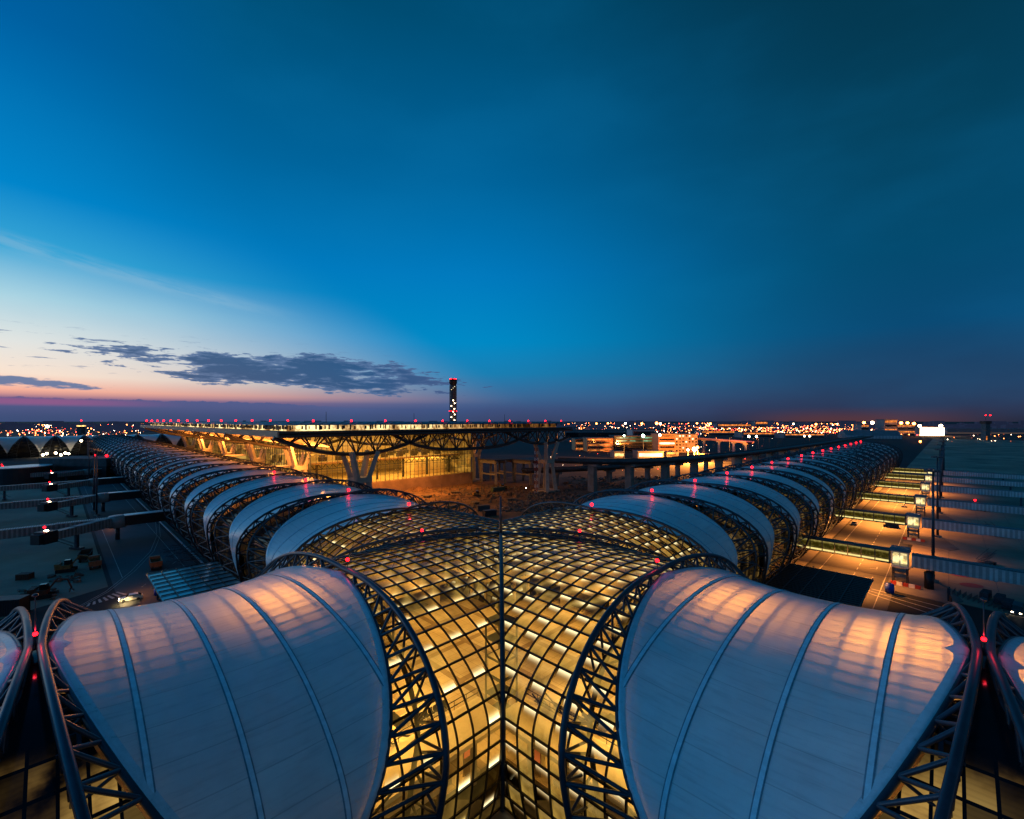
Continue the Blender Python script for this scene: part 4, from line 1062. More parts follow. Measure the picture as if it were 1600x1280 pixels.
# arched hall, bright hangar and neighbours at the far right
a, b = pt(1322, 685), pt(1410, 686); w = (b - a).length
t = thing('arched_hall', 'long pale arched sheet-metal hall near the bright hangar', 'hall', a, math.atan2(b.y - a.y, b.x - a.x))
m = MB(); n = 14; D = 60
for x in (0, w):
    for k in range(n + 1): m.v.append((x, D * k / n, 6 + 15 * math.sin(PI * k / n)))
for k in range(n): m.f.append((k, k + 1, n + 2 + k, n + 1 + k)); m.mi.append(0)
m.f.append(tuple(range(n + 1))); m.mi.append(0); m.f.append(tuple(range(n + 1, 2 * n + 2))); m.mi.append(0)
m.build('roof', M['hangar'], t)
m = MB()
for k in range(40): m.box((w * (k + .5) / 40, -.3, 3.5), (w / 120, .4, 7))
m.build('wall_ribs', M['trim'], t); MB().bx(0, w, 0, D, 0, 6).build('wall', M['hangar'], t)
for i, (x0, x1, yb, h, lab) in enumerate(((1346, 1358, 682, 34, 'small dark block on the left behind the arched hall'), (1382, 1402, 682, 48, 'tall dark block behind the arched hall'), (1402, 1430, 682, 34, 'dark building left of the bright hangar'))):
    block('office_block', lab, x0, x1, yb, h, M['hangar'], 4, [M['dkglass'], M['winorange']], 30)
a, b = pt(1437, 681), pt(1476, 681); w = (b - a).length
t = thing('hangar', 'dazzling white-lit hangar front at the far end of the apron', 'hangar', a, math.atan2(b.y - a.y, b.x - a.x))
MB().bx(0, w, 0, 70, 0, 25).build('wall', M['hangar'], t); MB().bx(1, w - 1, -.4, -.1, .5, 24).build('door', M['hangarlit'], t); MB().bx(-1, w + 1, -1, 71, 25, 26.5).build('roof', M['hangar'], t)
light('AREA', 'hangar_lamp', ((a + b) / 2 + Vector((-20, -40, 22))), 300000, lin((255, 150, 80)), 40, (math.radians(40), 0, 0))
t = thing('far_tower', 'small dark tower with a lit foot on the far right apron', 'tower', ptd(1540, 1000))
MB().bx(-5, 5, -5, 5, 0, 38).build('shaft', M['concrete_dark'], t); MB().bx(-6.5, 6.5, -6.5, 6.5, 38, 44).build('cab', M['black'], t)
MB().box((-3, -5.2, 6), (2.4, .4, 8)).build('window', M['winorange'], t)
for sx in (-1, 1): MB().ball((sx * 5, -5, 57), 1.2).build('red_beacon', M['reddome'], t)
MB().tube([(0, 0, 44), (0, 0, 57)], .3, 5).build('mast', M['steel_dark'], t)
a = ptd(1480, 1500); tag(MB().bx(0, 1200, 0, 40, 0, 19).build('long_hall', M['hangar'], None, False, a, -.05), 'very long low dark building on the right horizon', 'building')
tag(MB().bx(0, 1200, -.6, 0, 3, 4.4).build('light_line', glow('faint_lines', lin((190, 150, 120)), .35), None, False, a, -.05), 'faint lit strip along the long low building on the right horizon', 'light strip')

# left side: dark hall, drum, control cabin, crossing concourse seen from its side
a, b = ptd(62, 330), ptd(166, 330); w = (b - a).length
t = thing('service_hall', 'dark box-shaped hall with red lamps on its roof left of the concourse', 'hall', a, math.atan2(b.y - a.y, b.x - a.x))
MB().bx(0, w, 0, 26, 0, 10.5).build('wall', M['black'], t); MB().bx(-.3, w + .3, -.3, 26.3, 10.5, 16.2).build('parapet', M['concrete_dark'], t)
red_lamp(a + Vector((w * .5, 18, 16.2)), 'left red warning lamp on the dark hall', 'red lamps on the dark hall', 2.2, 0); red_lamp(a + Vector((w * .80, 12, 16.2)), 'right red warning lamp on the dark hall', 'red lamps on the dark hall', 2.8, 0)
t = thing('drum_hall', 'dark rounded hall with a pale flat roof at the left edge', 'hall', ptd(38, 312))
m = MB(); m.prism([(11.5 * math.cos(k * PI / 16), 16 * math.sin(k * PI / 16)) for k in range(32)], 0, 12.); m.build('wall', M['black'], t)
m = MB(); m.prism([(11.7 * math.cos(k * PI / 16), 16.2 * math.sin(k * PI / 16)) for k in range(32)], 12., 12.5); m.build('roof', M['trim'], t)
m = MB(); m.prism([(13 * math.cos(k * PI / 16), 17.5 * math.sin(k * PI / 16)) for k in range(32)], 0, .5); m.build('kerb', M['concrete'], t)
t = thing('control_cabin', 'small dark control cabin with a lit window band and red beacon on the left horizon', 'tower', ptd(127, 900))
MB().bx(-4.5, 4.5, -4.5, 4.5, 0, 30).build('shaft', M['concrete_dark'], t); c = MB(); c.cyl((0, 0, 30), 5, 3, 12, 7.4); c.cyl((0, 0, 35.4), 7.6, 1.2, 12); c.build('cab', M['black'], t); MB().cyl((0, 0, 33), 6.8, 2.4, 12, 7.2).build('cab_glass', M['winglow'], t); MB().ball((0, 0, 45), 1.2).build('red_beacon', M['reddome'], t); MB().tube([(0, 0, 36), (0, 0, 44)], .3, 5).build('mast', M['steel_dark'], t)
w_x = thing('concourse_wing', 'far concourse seen from the side with pale hanging membranes between dark pointed arches', 'concourse', W(-8 * BAY, 742), R45)
wm = wedge_mesh(wedge_mat('wedge_glass_far', .012, 34))
for k in range(15):
    link('arch_truss', ME['truss_lo'], w_x, (k * BAY, 0, 0)); link('arch_truss', ME['truss_lo'], w_x, (k * BAY, 0, 0), PI); link('arch_glazing', wm, w_x, (k * BAY, 0, 0)); link('membrane_panel', ME['mem_lo'], w_x, (k * BAY + BAY / 2, 0, 0))
MB().bx(0, 15 * BAY, -14, 14, 0, 5).build('podium', M['black'], w_x)
def lampball(name, lab, p, r, mat, cat='lamp', grp=None): return tag(MB().ball((0, 0, 0), r, 8, 6).build(name, mat, None, True, p), lab, cat, grp)
for i, (px, py) in enumerate(((73, 709), (87, 708), (102, 708), (67, 711), (95, 711), (107, 709))):
    lampball('flood_lamp', 'white flood lamp at the foot of the far left concourse', ptd(px, 545, CAMZ - (py - YH) / FPX * 545), 1.25, M['whitelamp'], 'flood lamp', 'flood lamps at the foot of the far left concourse')
for i, (px, py) in enumerate(((43, 690), (127, 689))):
    lampball('arch_lamp', ['bright lamp inside the second pointed arch of the far left concourse', 'bright lamp inside the fourth pointed arch of the far left concourse'][i], ptd(px, 548, CAMZ - (py - YH) / FPX * 548), 1.2, M['whitelamp'], 'flood lamp')
for p, e in ((ptd(88, 530, 9), 1800),): light('POINT', 'flood_glow', p, e, WARM, 1.5)

# ---------------------------------------------------------------- horizon: city, masts, tree line
rnd = random.Random(21)
def far_lights(name, lab, n, xr, yr, mats, wts, sz=(.35, .8), d_max=9000, z=9):
    m = MB()
    for _ in range(n):
        px = rnd.uniform(*xr); py = yr[0] + (yr[1] - yr[0]) * rnd.random() ** 1.25
        p = pt(px, py, z); d = (p - Vector((CAMX, CAMY, 0))).length
        if d > d_max: continue
        m.cur = rnd.choices(range(len(mats)), wts)[0]
        m.ball((p.x, p.y, z), rnd.uniform(*sz) * .8 * d / FPX, 5, 4)
    o = m.build(name, mats); o['label'] = lab; o['category'] = 'city lights'; o['kind'] = 'stuff'; return o
fO = glow('far_lamp_orange', lin((255, 132, 66)), 22.); fW = glow('far_lamp_white', lin((255, 220, 180)), 22.); fR = glow('far_lamp_red', lin((255, 60, 50)), 22.); fD = glow('far_lamp_dim', lin((230, 110, 60)), 1.6)
far_lights('city_lights', 'scattered small city lights along the left horizon', 480, (-60, 225), (661.2, 681), [fO, fW, fR, fD], (5, 2, 2, 4), (.18, .55))
far_lights('city_lights', 'small city lights behind the office row', 620, (880, 1110), (661, 682), [fO, fW, fR, fD], (6, 2, 2, 5), (.18, .55))
far_lights('city_lights', 'dense orange city lights along the right horizon', 1500, (1090, 1375), (660.8, 677), [fO, fW, fR, fD], (9, 2, 2, 6), (.2, .62))
far_lights('city_lights', 'orange lights near the far hangars', 110, (1360, 1440), (662.5, 680), [fO, fW, fR, fD], (6, 2, 1, 4), (.25, .7))
far_lights('city_lights', 'sparse lights at the foot of the viaduct and offices', 120, (860, 1230), (684, 735), [fO, fW, fR, fD], (4, 3, 1, 5), (.16, .4), z=3)
far_lights('city_lights', 'sparse lights on the far right apron', 26, (1480, 1600), (678, 690), [fO, fW, fD], (2, 2, 4), (.2, .45), z=3)
m = MB(); rr = random.Random(4)
for k in range(420):
    px = rr.uniform(-150, 1750); d = rr.uniform(1700, 5200); p = ptd(px, d); h = rr.uniform(8, 30) if d < 3500 else rr.uniform(14, 50)
    m.box((p.x, p.y, h / 2), (rr.uniform(20, 120), 20, h), rr.uniform(-.3, .3))
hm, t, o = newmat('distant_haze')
d = t.new('ShaderNodeBsdfDiffuse'); t.put(d.inputs[0], (.04, .045, .06)); t.l.new(t.add(d.outputs[0], t.emit(lin((30, 36, 58)), .8)), o.inputs[0]); hm.cycles.emission_sampling = 'NONE'  # aerial haze put into the skyline colour as faint emission
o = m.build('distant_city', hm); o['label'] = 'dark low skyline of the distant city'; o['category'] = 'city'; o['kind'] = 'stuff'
# floodlight masts with sodium lamps
def flood(px, py, d, lab, mat, r, grp):
    z = CAMZ - (py - YH) / FPX * d; p = ptd(px, d); t = thing('floodlight_mast', lab, 'floodlight', p, 0, grp)
    MB().tube([(0, 0, 0), (0, 0, z)], .35, 5).build('pole', M['steel_dark'], t); MB().ball((0, 0, z), r * d / FPX, 10, 7).build('lamp', mat, t)
FL = [(1408, 661, 1250, 'O', 1.5), (1418, 661, 1250, 'O', 1.4), (1428, 662, 1250, 'O', 1.5), (1437, 665.5, 1180, 'W', 1.5), (1470, 665.5, 1180, 'W', 1.7), (1363, 660.5, 1500, 'W', 1.7), (1350, 660.5, 1500, 'O', 1.4), (1275, 663, 1700, 'O', 1.), (1240, 662.5, 1900, 'W', .8), (1110, 662, 1500, 'O', 1.), (1089, 661.5, 1500, 'O', .9), (1026, 661.5, 1400, 'O', 1.5), (1032, 662.5, 1400, 'W', 1.2), (1003, 662, 1400, 'O', 1.2), (977, 661.5, 1400, 'W', 1.1), (950, 661.5, 1400, 'O', .9), (932, 662, 1400, 'O', .9), (74, 666.5, 1300, 'W', 1.6), (1170, 682, 700, 'W', 1.3), (1182, 682, 700, 'W', 1.2), (1257, 681.5, 800, 'W', .9), (1265, 681.5, 800, 'W', 1.), (1005, 681, 520, 'G', 1.8), (975, 681, 520, 'G', 1.), (1031, 680, 520, 'W', 1.4), (1085, 702, 500, 'W', 2.4), (1075, 703, 500, 'W', 1.2), (1090, 699, 500, 'O', 1.5), (1438, 690, 900, 'O', 1.), (1003, 717.5, 430, 'W', .9)]
gl_ = glow('greenish_lamp', lin((215, 255, 220)), 30.)
nO = nW = 0
for i, (px, py, d, k, r) in enumerate(FL):
    where = 'beside the bright hangar' if px > 1400 and d > 1000 else 'on the right horizon' if px > 1200 and d > 1000 else 'behind the office row' if d > 1000 and px > 800 else 'on the left horizon' if px < 800 else 'at the office row' if px < 1100 else 'beyond the elevated road'
    flood(px, py, d, {'O': 'orange', 'W': 'white', 'G': 'greenish'}[k] + ' floodlight on a mast ' + where, {'O': M['oranglamp'], 'W': M['whitelamp'], 'G': gl_}[k], r * 1.3, {'O': 'orange', 'W': 'white', 'G': 'greenish'}[k] + ' floodlights ' + where)
light('POINT', 'street_glow', ptd(1082, 490, 6), 2160000, ORG, 1.); light('POINT', 'street_glow', ptd(1040, 470, 9), 70000, ORG, 1.); light('POINT', 'street_glow', ptd(935, 500, 9), 70000, ORG, 1.); light('POINT', 'street_glow', ptd(1112, 470, 16), 25000, ORG, 1.)
light('POINT', 'street_glow', ptd(1140, 540, 30), 30000, lin((255, 120, 90)), 1.)
# thin street lamps near the right viaduct
for i, (px, py, h) in enumerate(((1170, 705, 22), (1182, 706, 20), (1185, 712, 24), (1193, 708, 20), (1202, 712, 22), (1212, 706, 20), (1223, 705, 22), (1140, 716, 24), (1160, 712, 24))):
    p = pt(px, py); tag(MB().tube([(0, 0, 0), (0, 0, h)], .22, 5).tube([(0, 0, h), (2.4, 0, h + .4)], .16, 4).build('street_lamp', M['steel'], None, False, p), 'thin unlit street lamp beyond the elevated road', 'street lamp', 'street lamps beyond the elevated road')

# ---------------------------------------------------------------- construction yard
rr = random.Random(8)
def mound(name, lab, c, rx, h, mat, seed, cat='mound'):
    q = random.Random(seed); m = MB(); n, k = 26, 9; ph = [q.uniform(0, 6) for _ in range(6)]
    m.v.append((0, 0, h))
    for j in range(1, k + 1):
        for i in range(n):
            a = 2 * PI * i / n; f = j / k
            rad = rx * f * (1 + .22 * math.sin(2 * a + ph[0]) + .14 * math.sin(5 * a + ph[1]) + .08 * math.sin(9 * a + ph[2]))
            z = h * (1 - f) ** 1.15 * (1 + .25 * math.sin(3 * a + ph[3] + 4 * f)) + (q.uniform(-.25, .3) if j < k else -.15)
            m.v.append((rad * math.cos(a), rad * .7 * math.sin(a), max(z, -.2)))
    for i in range(n): m.f.append((0, 1 + i, 1 + (i + 1) % n)); m.mi.append(0)
    for j in range(k - 1):
        for i in range(n): a = 1 + j * n; m.f.append((a + i, a + n + i, a + n + (i + 1) % n, a + (i + 1) % n)); m.mi.append(0)
    return tag(m.build(name, mat, None, False, c, q.uniform(0, 3)), lab, cat)
for i, (px, py, rx, h, lab) in enumerate(((648, 766, 9, 2.6, 'pale rounded earth mound below the terminal wall, leftmost'), (668, 767, 7, 2.2, 'pale earth mound second from the left below the terminal wall'), (700, 768, 11, 2.2, 'wide earth mound below the terminal wall'), (735, 762, 9, 2.4, 'earth mound near the foot of the terminal corner'), (715, 778, 10, 1.8, 'flat earth mound in the middle of the yard'), (690, 787, 8, 1.4, 'low earth mound near the left concourse arch'), (765, 778, 8, 1.8, 'dark earth mound near the concrete frames'), (800, 775, 9, 2., 'earth mound below the concrete frames'))):
    mound('earth_mound', lab, pt(px, py), rx, h, M['dirt'], i + 30)
def stones(name, lab, regs, n, mat, seed, smin=.2, smax=1.1):
    q = random.Random(seed); m = MB()
    for _ in range(n):
        x0, x1, y0, y1 = q.choice(regs); p = pt(q.uniform(x0, x1), q.uniform(y0, y1)); s_ = q.uniform(smin, smax) * q.random()  + smin
        m.box((p.x, p.y, s_ * .25), (s_ * q.uniform(.6, 1.8), s_ * q.uniform(.5, 1.2), s_ * q.uniform(.4, .9)), q.uniform(0, 3), q.uniform(-.5, .5))
    o = m.build(name, mat); o['label'] = lab; o['category'] = 'rubble'; o['kind'] = 'stuff'; return o
stones('rubble', 'scattered rubble and boards on the orange-lit building site', [(640, 830, 762, 800), (700, 850, 758, 775)], 1100, M['rubble'], 1)
stones('rubble', 'heaps of dark rubble left of the right concourse', [(820, 905, 770, 792), (830, 890, 765, 780), (790, 900, 785, 800)], 1100, M['rubble'], 2, .3, 1.6)
stones('rubble', 'dark material stacks under the elevated road', [(880, 1050, 745, 765)], 300, M['rubble'], 3, .4, 2.2)
stones('rubble', 'broken pallets and scrap on the left apron', [(28, 85, 920, 938), (78, 125, 900, 910)], 90, M['rubble'], 4, .25, 1.2)
q = random.Random(5); m = MB()
for k in range(150):
    p = pt(q.uniform(255, 345), q.uniform(862, 884)); a = q.uniform(0, PI); l = q.uniform(1, 3.4); z = q.uniform(.2, 3.2)
    dv = Vector((math.cos(a) * l, math.sin(a) * l, q.uniform(-.8, .8))); m.tube([p + Vector((0, 0, z)), p + dv + Vector((0, 0, z))], .09, 4)
o = m.build('scaffold_parts', M['steel_dark']); o['label'] = 'tangled heap of dark scaffold parts beside the blue canopy'; o['category'] = 'scaffolding'; o['kind'] = 'stuff'
m = MB()
for k in range(26): m.tube([W(-21, 58 + k * 1.1, .4), W(-36, 60 + k * 1.1, 3.4)] if k % 3 == 0 else [W(-22 - (k % 7), 58 + k * 1.1, .3), W(-22 - (k % 7), 58 + k * 1.1, 5.)], .1, 4)
for k in range(12): m.tube([W(-22, 60 + k * 2.2, 5), W(-35 + k % 3, 60 + k * 2.2, 5)], .1, 4)
tag(m.build('scaffold', M['steel_dark']), 'dark scaffold standing between the blue canopy and the left concourse', 'scaffolding')

yard = [(668, 777, 1.2, 'stack of dark planks below the earth mounds, leftmost in the yard'), (712, 771, .3, 'stack of dark planks between the wide earth mounds'), (742, 787, 2., 'stack of dark planks in the middle of the yard'), (706, 793, .9, 'stack of dark planks near the glass hall mast'), (800, 782, .1, 'stack of dark planks before the concrete frames')]
pk = MB()
for j in range(5):
    for k in range(6): pk.box((random.uniform(-.4, .4), -1.3 + k * .5, .12 + j * .22), (5., .42, .18), random.uniform(-.05, .05))
pkm = pk.mesh('plank_stack', M['rubble'])
for px, py, rz, lab in yard: tag(link('plank_stack', pkm, None, pt(px, py), rz), lab, 'planks', 'plank stacks on the building site')
for i, (px, py) in enumerate(((690, 772), (752, 770), (822, 778))):
    t = thing('site_lamp', ['thin site lamp pole left of the earth mounds', 'thin site lamp pole in the middle of the building site', 'thin site lamp pole at the dark rubble heaps'][i], 'lamp post', pt(px, py)); MB().tube([(0, 0, 0), (0, 0, 5.5)], .09, 6).build('pole', M['steel_dark'], t); MB().box((0, 0, 5.6), (.5, .35, .25)).build('lamp', M['steel'] if i < 2 else M['whitelamp'], t)

# ---------------------------------------------------------------- vehicles
def wheels(t, xs, y, r, w=.4):
    for x in xs:
        for sy in (-1, 1):
            wl = MB().tube([(x, sy * y - w / 2, r), (x, sy * y + w / 2, r)], r, 16).build('wheel', M['tyre'], t)
            MB().tube([(x, sy * (y + w / 2) - .03, r), (x, sy * (y + w / 2) + .03, r)], r * .5, 12).build('rim', M['steel'], wl)
def prof_body(m, prof, w, taper=0.):
    n = len(prof)
    m.add([(x, -w / 2 + (taper if z > 1.05 else 0), z) for x, z in prof] + [(x, w / 2 - (taper if z > 1.05 else 0), z) for x, z in prof],
          [tuple(range(n)), tuple(range(n, 2 * n))[::-1]] + [(i, n + i, n + (i + 1) % n, (i + 1) % n) for i in range(n)])
def dump_truck(lab, p, rz, mat, grp='dump trucks on the left apron'):
    t = thing('dump_truck', lab, 'truck', p, rz, grp)
    MB().bx(-3.6, 3.4, -.5, .5, .7, 1.05).build('chassis', M['steel_dark'], t)
    m = MB(); prof_body(m, [(1.7, .75), (3.6, .75), (3.65, 1.7), (3.3, 2.9), (1.75, 3.)], 2.5); cb = m.build('cab', mat, t)
    MB().box((3.52, 0, 2.25), (.06, 2.2, .85), 0, -.28).build('windscreen', M['carglass'], cb)
    m = MB(); m.add([(-3.7, -1.25, 1.1), (1.5, -1.25, 1.1), (1.5, 1.25, 1.1), (-3.7, 1.25, 1.1), (-4., -1.45, 2.7), (1.6, -1.45, 2.7), (1.6, 1.45, 2.7), (-4., 1.45, 2.7), (-3.75, -1.3, 2.7), (1.4, -1.3, 2.7), (1.4, 1.3, 2.7), (-3.75, 1.3, 2.7), (-3.5, -1.15, 1.4), (1.3, -1.15, 1.4), (1.3, 1.15, 1.4), (-3.5, 1.15, 1.4)],
        [(0, 3, 2, 1), (0, 1, 5, 4), (1, 2, 6, 5), (2, 3, 7, 6), (3, 0, 4, 7), (4, 5, 9, 8), (5, 6, 10, 9), (6, 7, 11, 10), (7, 4, 8, 11), (8, 9, 13, 12), (9, 10, 14, 13), (10, 11, 15, 14), (11, 8, 12, 15), (12, 13, 14, 15)])
    for k in range(6): 
        for sy in (-1, 1): m.box((-3.3 + k * .95, sy * 1.42, 1.9), (.12, .12, 1.5))
    m.build('bed', mat, t); wheels(t, (-2.7, -1.4, 2.5), 1.05, .52)
    return t
dump_truck('orange dump truck seen from behind on the left apron', pt(148, 886), 2.35, M['orange'])
dump_truck('dark dump truck standing just behind the orange one on the left apron', pt(134, 875), 2.2, M['rust'])
dump_truck('brown dump truck beside the scaffold heap near the blue canopy', pt(243, 887), 2.3, M['orange'])
def digger(lab, p, rz, mat, grp=None, dark=False):
    t = thing('excavator', lab, 'excavator', p, rz, grp)
    for sy in (-1, 1): 
        m = MB(); m.prism([(-2, 0), (2, 0)] and [(-2.1, sy * 1.2 - .3), (2.1, sy * 1.2 - .3), (2.1, sy * 1.2 + .3), (-2.1, sy * 1.2 + .3)], .05, .95); m.build('track', M['tyre'], t)
    m = MB(); m.bx(-2.3, 1.1, -1.3, 1.3, 1., 2.1); m.bx(-2.4, -1.2, -1.3, 1.3, 2.1, 2.6); bo = m.build('body', mat, t)
    m = MB(); prof_body(m, [(-.4, 2.1), (1.2, 2.1), (1.2, 2.8), (.9, 3.4), (-.4, 3.4)], 1.2); m.build('cab', M['carglass'], bo)
    m = MB(); m.tube([(1., .5, 1.8), (2.8, .5, 4.2), (4.6, .5, 3.7)], .26, 4); m.build('boom', mat, t)
    m = MB(); m.tube([(4.6, .5, 3.7), (5.4, .5, 1.4)], .2, 4); m.build('arm', mat, t)
    m = MB(); m.add([(5.2, .05, 1.5), (5.2, .95, 1.5), (5.9, .95, .6), (5.9, .05, .6), (5., .95, .4), (5., .05, .4)], [(0, 1, 2, 3), (3, 2, 4, 5), (5, 4, 1, 0)]); m.build('bucket', M['steel_dark'], t)
    return t
digger('dark tracked excavator in the middle of the building site', pt(745, 776), .4, M['yellow'], 'excavators')
digger('tracked excavator behind the earth mounds by the concrete frames', pt(786, 765), 2.2, M['yellow'], 'excavators')
digger('low loader machine parked on the left apron beside the dump trucks', pt(104, 893), .5, M['yellow'], 'excavators')
digger('small excavator among scrap at the left edge of the apron', pt(66, 934), .5, M['rust'], 'excavators')
def container(name, lab, p, rz, mat, L=6, wd=2.5, h=2.6, cat='container'):
    m = MB(); m.bx(-L / 2, L / 2, -wd / 2, wd / 2, .12, h)
    k = -L / 2 + .3
    while k < L / 2:
        for sy in (-1, 1): m.box((k, sy * (wd / 2 + .03), h / 2 + .1), (.16, .07, h - .35))
        k += .45
    for sx in (-1, 1):
        for sy in (-1, 1): m.box((sx * (L / 2 - .05), sy * (wd / 2 - .05), h / 2 + .08), (.2, .2, h + .1))
    m.bx(-L / 2 - .02, L / 2 + .02, -wd / 2 - .05, wd / 2 + .05, h, h + .12)
    return tag(m.build(name, mat, None, False, p, rz), lab, cat)
container('site_container', 'dark green site container on the right of the building yard', pt(778, 768), .6, pbr('container_green', (.05, .08, .05), .6), 9)
container('site_container', 'dark container near the left concourse arch in the building yard', pt(755, 798), .3, M['concrete_dark'])
container('site_container', 'grey container on the dark ground in front of the glass hall mast', pt(765, 806), .5, M['steel'])
container('site_container', 'small dark crate on the left apron below the dump trucks', pt(39, 905), .2, M['rust'], 3, 2, 1.5)
container('cargo_box', 'dark box truck body at the left frame edge', pt(10, 960), .2, M['black'], 7, 3, 3.6)
def car(lab, p, rz, mat, grp, van=False, lights=False):
    t = thing('parked_van' if van else 'parked_car', lab, 'van' if van else 'car', p, rz, grp)
    pr = ([(-2.4, .35), (2.4, .35), (2.45, .9), (1.75, 1.15), (1.2, 2.), (-2.35, 2.05), (-2.45, 1.)] if van else [(-2.2, .32), (2.2, .32), (2.25, .7), (1.9, .88), (1.05, .98), (.4, 1.5), (-1.3, 1.52), (-2., .98), (-2.25, .9)])
    m = MB(); prof_body(m, pr, 1.8, .16); bd = m.build('body', mat, t)
    g = MB()
    if van:
        g.box((1.5, 0, 1.6), (.05, 1.45, .8), 0, -.57)
        for sy in (-1, 1): g.box((.3, sy * .77, 1.6), (1.5, .06, .5))
    else:
        g.box((.76, 0, 1.26), (.05, 1.35, .72), 0, -.88); g.box((-1.68, 0, 1.27), (.05, 1.3, .8), 0, .9)
        for sy in (-1, 1): g.box((-.45, sy * .77, 1.25), (1.7, .08, .38))
    g.build('windows', M['carglass'], bd)
    for sy in (-1, 1):
        MB().box((2.3 if not van else 2.45, sy * .62, .68), (.08, .34, .16)).build('headlight', M['whitelamp'] if lights else M['trim'], t); MB().box((-2.26 if not van else -2.46, sy * .64, .8), (.06, .28, .16)).build('taillight', M['red'], t)
    wheels(t, (-1.4, 1.4), .82, .33, .22)
    return t
car('silver estate car stopped on the orange-lit road between the first two bridges', pt(1336, 820), .75, M['white'], 'cars on the right service road')
car('dark service car with white bonnet standing by the second cabin', pt(1392, 824), 2.5, M['steel'], 'cars on the right service road', True)
car('white car on the road between the second and third bridges', pt(1412, 792), .8, M['white'], 'cars on the right service road')
car('dark van with bright headlights at the lower right frame edge', pt(1590, 958), -2.5, M['steel_dark'], None, True, True)
car('car with lit headlights driving beside the blue canopy', pt(205, 938), -2.5, M['white'], None, False, True)
light('SPOT', 'headlamp_beam', pt(196, 944) + Vector((0, 0, 2)), 1500, WARM, math.radians(120)); light('POINT', 'road_glow', pt(222, 925) + Vector((0, 0, 4)), 900, ORG, .5)
light('POINT', 'bollard_glow', pt(172, 826) + Vector((0, 0, 2.5)), 260, ORG, .3)
# blue tank, bollards, barriers and posts
t = thing('water_tank', 'blue plastic tank at the kerb left of the nearest lit cabin', 'tank', W(99.5, -41.4, .16)); m = MB(); m.cyl((0, 0, .1), .95, 2., 20); m.cyl((0, 0, 2.1), .95, .3, 20, .5); m.build('body', M['blue'], t, True); MB().cyl((0, 0, 2.4), .3, .15, 12).build('lid', M['black'], t)
t = thing('water_tank', 'small blue tank at the corner of the blue canopy', 'tank', pt(246, 930)); MB().cyl((0, 0, .1), .7, 1.6, 16).build('body', M['blue'], t, True); MB().cyl((0, 0, 1.7), .3, .15, 12).build('lid', M['black'], t)
bol = MB().cyl((0, 0, 0), .16, 1.3, 8).box((0, 0, 1.38), (.42, .42, .18)).mesh('bollard', M['steel_dark'])
for k in range(10): tag(link('bollard', bol, None, W(89 + k * 1.9, -24.2, .06)), 'dark bollard in the row along the lit kerb of the right concourse', 'bollard', 'bollards along the lit kerb')
def barrier_mesh(L, h=1.1, n=8):
    m = MB(); m.tube([(-L / 2, 0, h), (L / 2, 0, h)], .05, 5); m.tube([(-L / 2, 0, .25), (L / 2, 0, .25)], .05, 5)
    for k in range(n + 1): m.tube([(-L / 2 + k * L / n, 0, 0), (-L / 2 + k * L / n, 0, h)], .035, 4)
    return m.mesh('barrier', M['steel_dark'])
bm_ = barrier_mesh(3.4)
for k in range(13):
    f = k / 12; p = pt(1482 + f * 100, 925 + f * 32); tag(link('barrier', bm_, None, p, .1 - f * .3 + PI + (.55)), 'dark steel barrier in the line along the right apron edge', 'barrier', 'barriers along the right apron edge')
for k, (px, py) in enumerate(((1540, 935), (1562, 942), (1575, 950))):
    m = MB(); m.bx(-2.2, 2.2, -.8, .8, .5, .7)
    for q_ in range(7): m.box((-2 + q_ * .66, 0, 1.2), (.12, 1.5, 1.2))
    t = thing('baggage_trolley', ['dark cage trolley at the right apron edge, left of three', 'dark cage trolley at the right apron edge, middle of three', 'dark cage trolley at the right apron edge, right of three'][k], 'trolley', p := pt(px, py), .6); m.build('cage', M['steel_dark'], t); wheels(t, (-1.6, 1.6), .7, .25, .15)
for u, v, lab in ((108, -44, 'red and white barrier under the nearest lit cabin'), (172, -43, 'red and white barrier under the second lit cabin')):
    t = thing('plastic_barrier', lab, 'barrier', W(u, v, .16), R45 + PI / 2)
    for k in range(5): MB().box((-2.4 + k * 1.2, 0, .45), (1.1, .45, .9)).build('segment', M['red'] if k % 2 == 0 else M['white'], t)
t = thing('tall_silo', 'dark round tank standing right of the nearest lit cabin', 'tank', W(110.5, -48.4, .16)); MB().cyl((0, 0, 0), .95, 4.2, 18).build('body', M['black'], t, True); MB().cyl((0, 0, 4.2), .95, .5, 18, .3).build('lid', M['black'], t, True)
t = thing('sign_board', 'dark flat board standing at the corner of the lit island', 'sign board', W(102.5, -52, .1), R45 + .2); MB().box((0, 0, 1.6), (.3, .5, 3.2)).build('post', M['steel_dark'], t); MB().box((-1.5, 0, 1.1), (2.2, .12, 1.4)).build('board', M['black'], t)
for k, (u, v) in enumerate(((150, -60), (205, -64), (270, -62))):
    t = thing('loading_stair', ORD[k] + ' dark stair truck from the front beyond the right cabins', 'stair truck', W(u, v, .05), .3 + k); m = MB()
    for q_ in range(9): m.box((-3 + q_ * .7, 0, .9 + q_ * .33), (.75, 1.8, .1))
    m.tube([(-3, .9, 1.9), (3, .9, 4.6)], .06, 4); m.tube([(-3, -.9, 1.9), (3, -.9, 4.6)], .06, 4); m.build('stair', M['steel_dark'], t); MB().bx(-3, 3, -.9, .9, .45, .8).build('chassis', M['black'], t); wheels(t, (-2.2, 2.2), .85, .42)

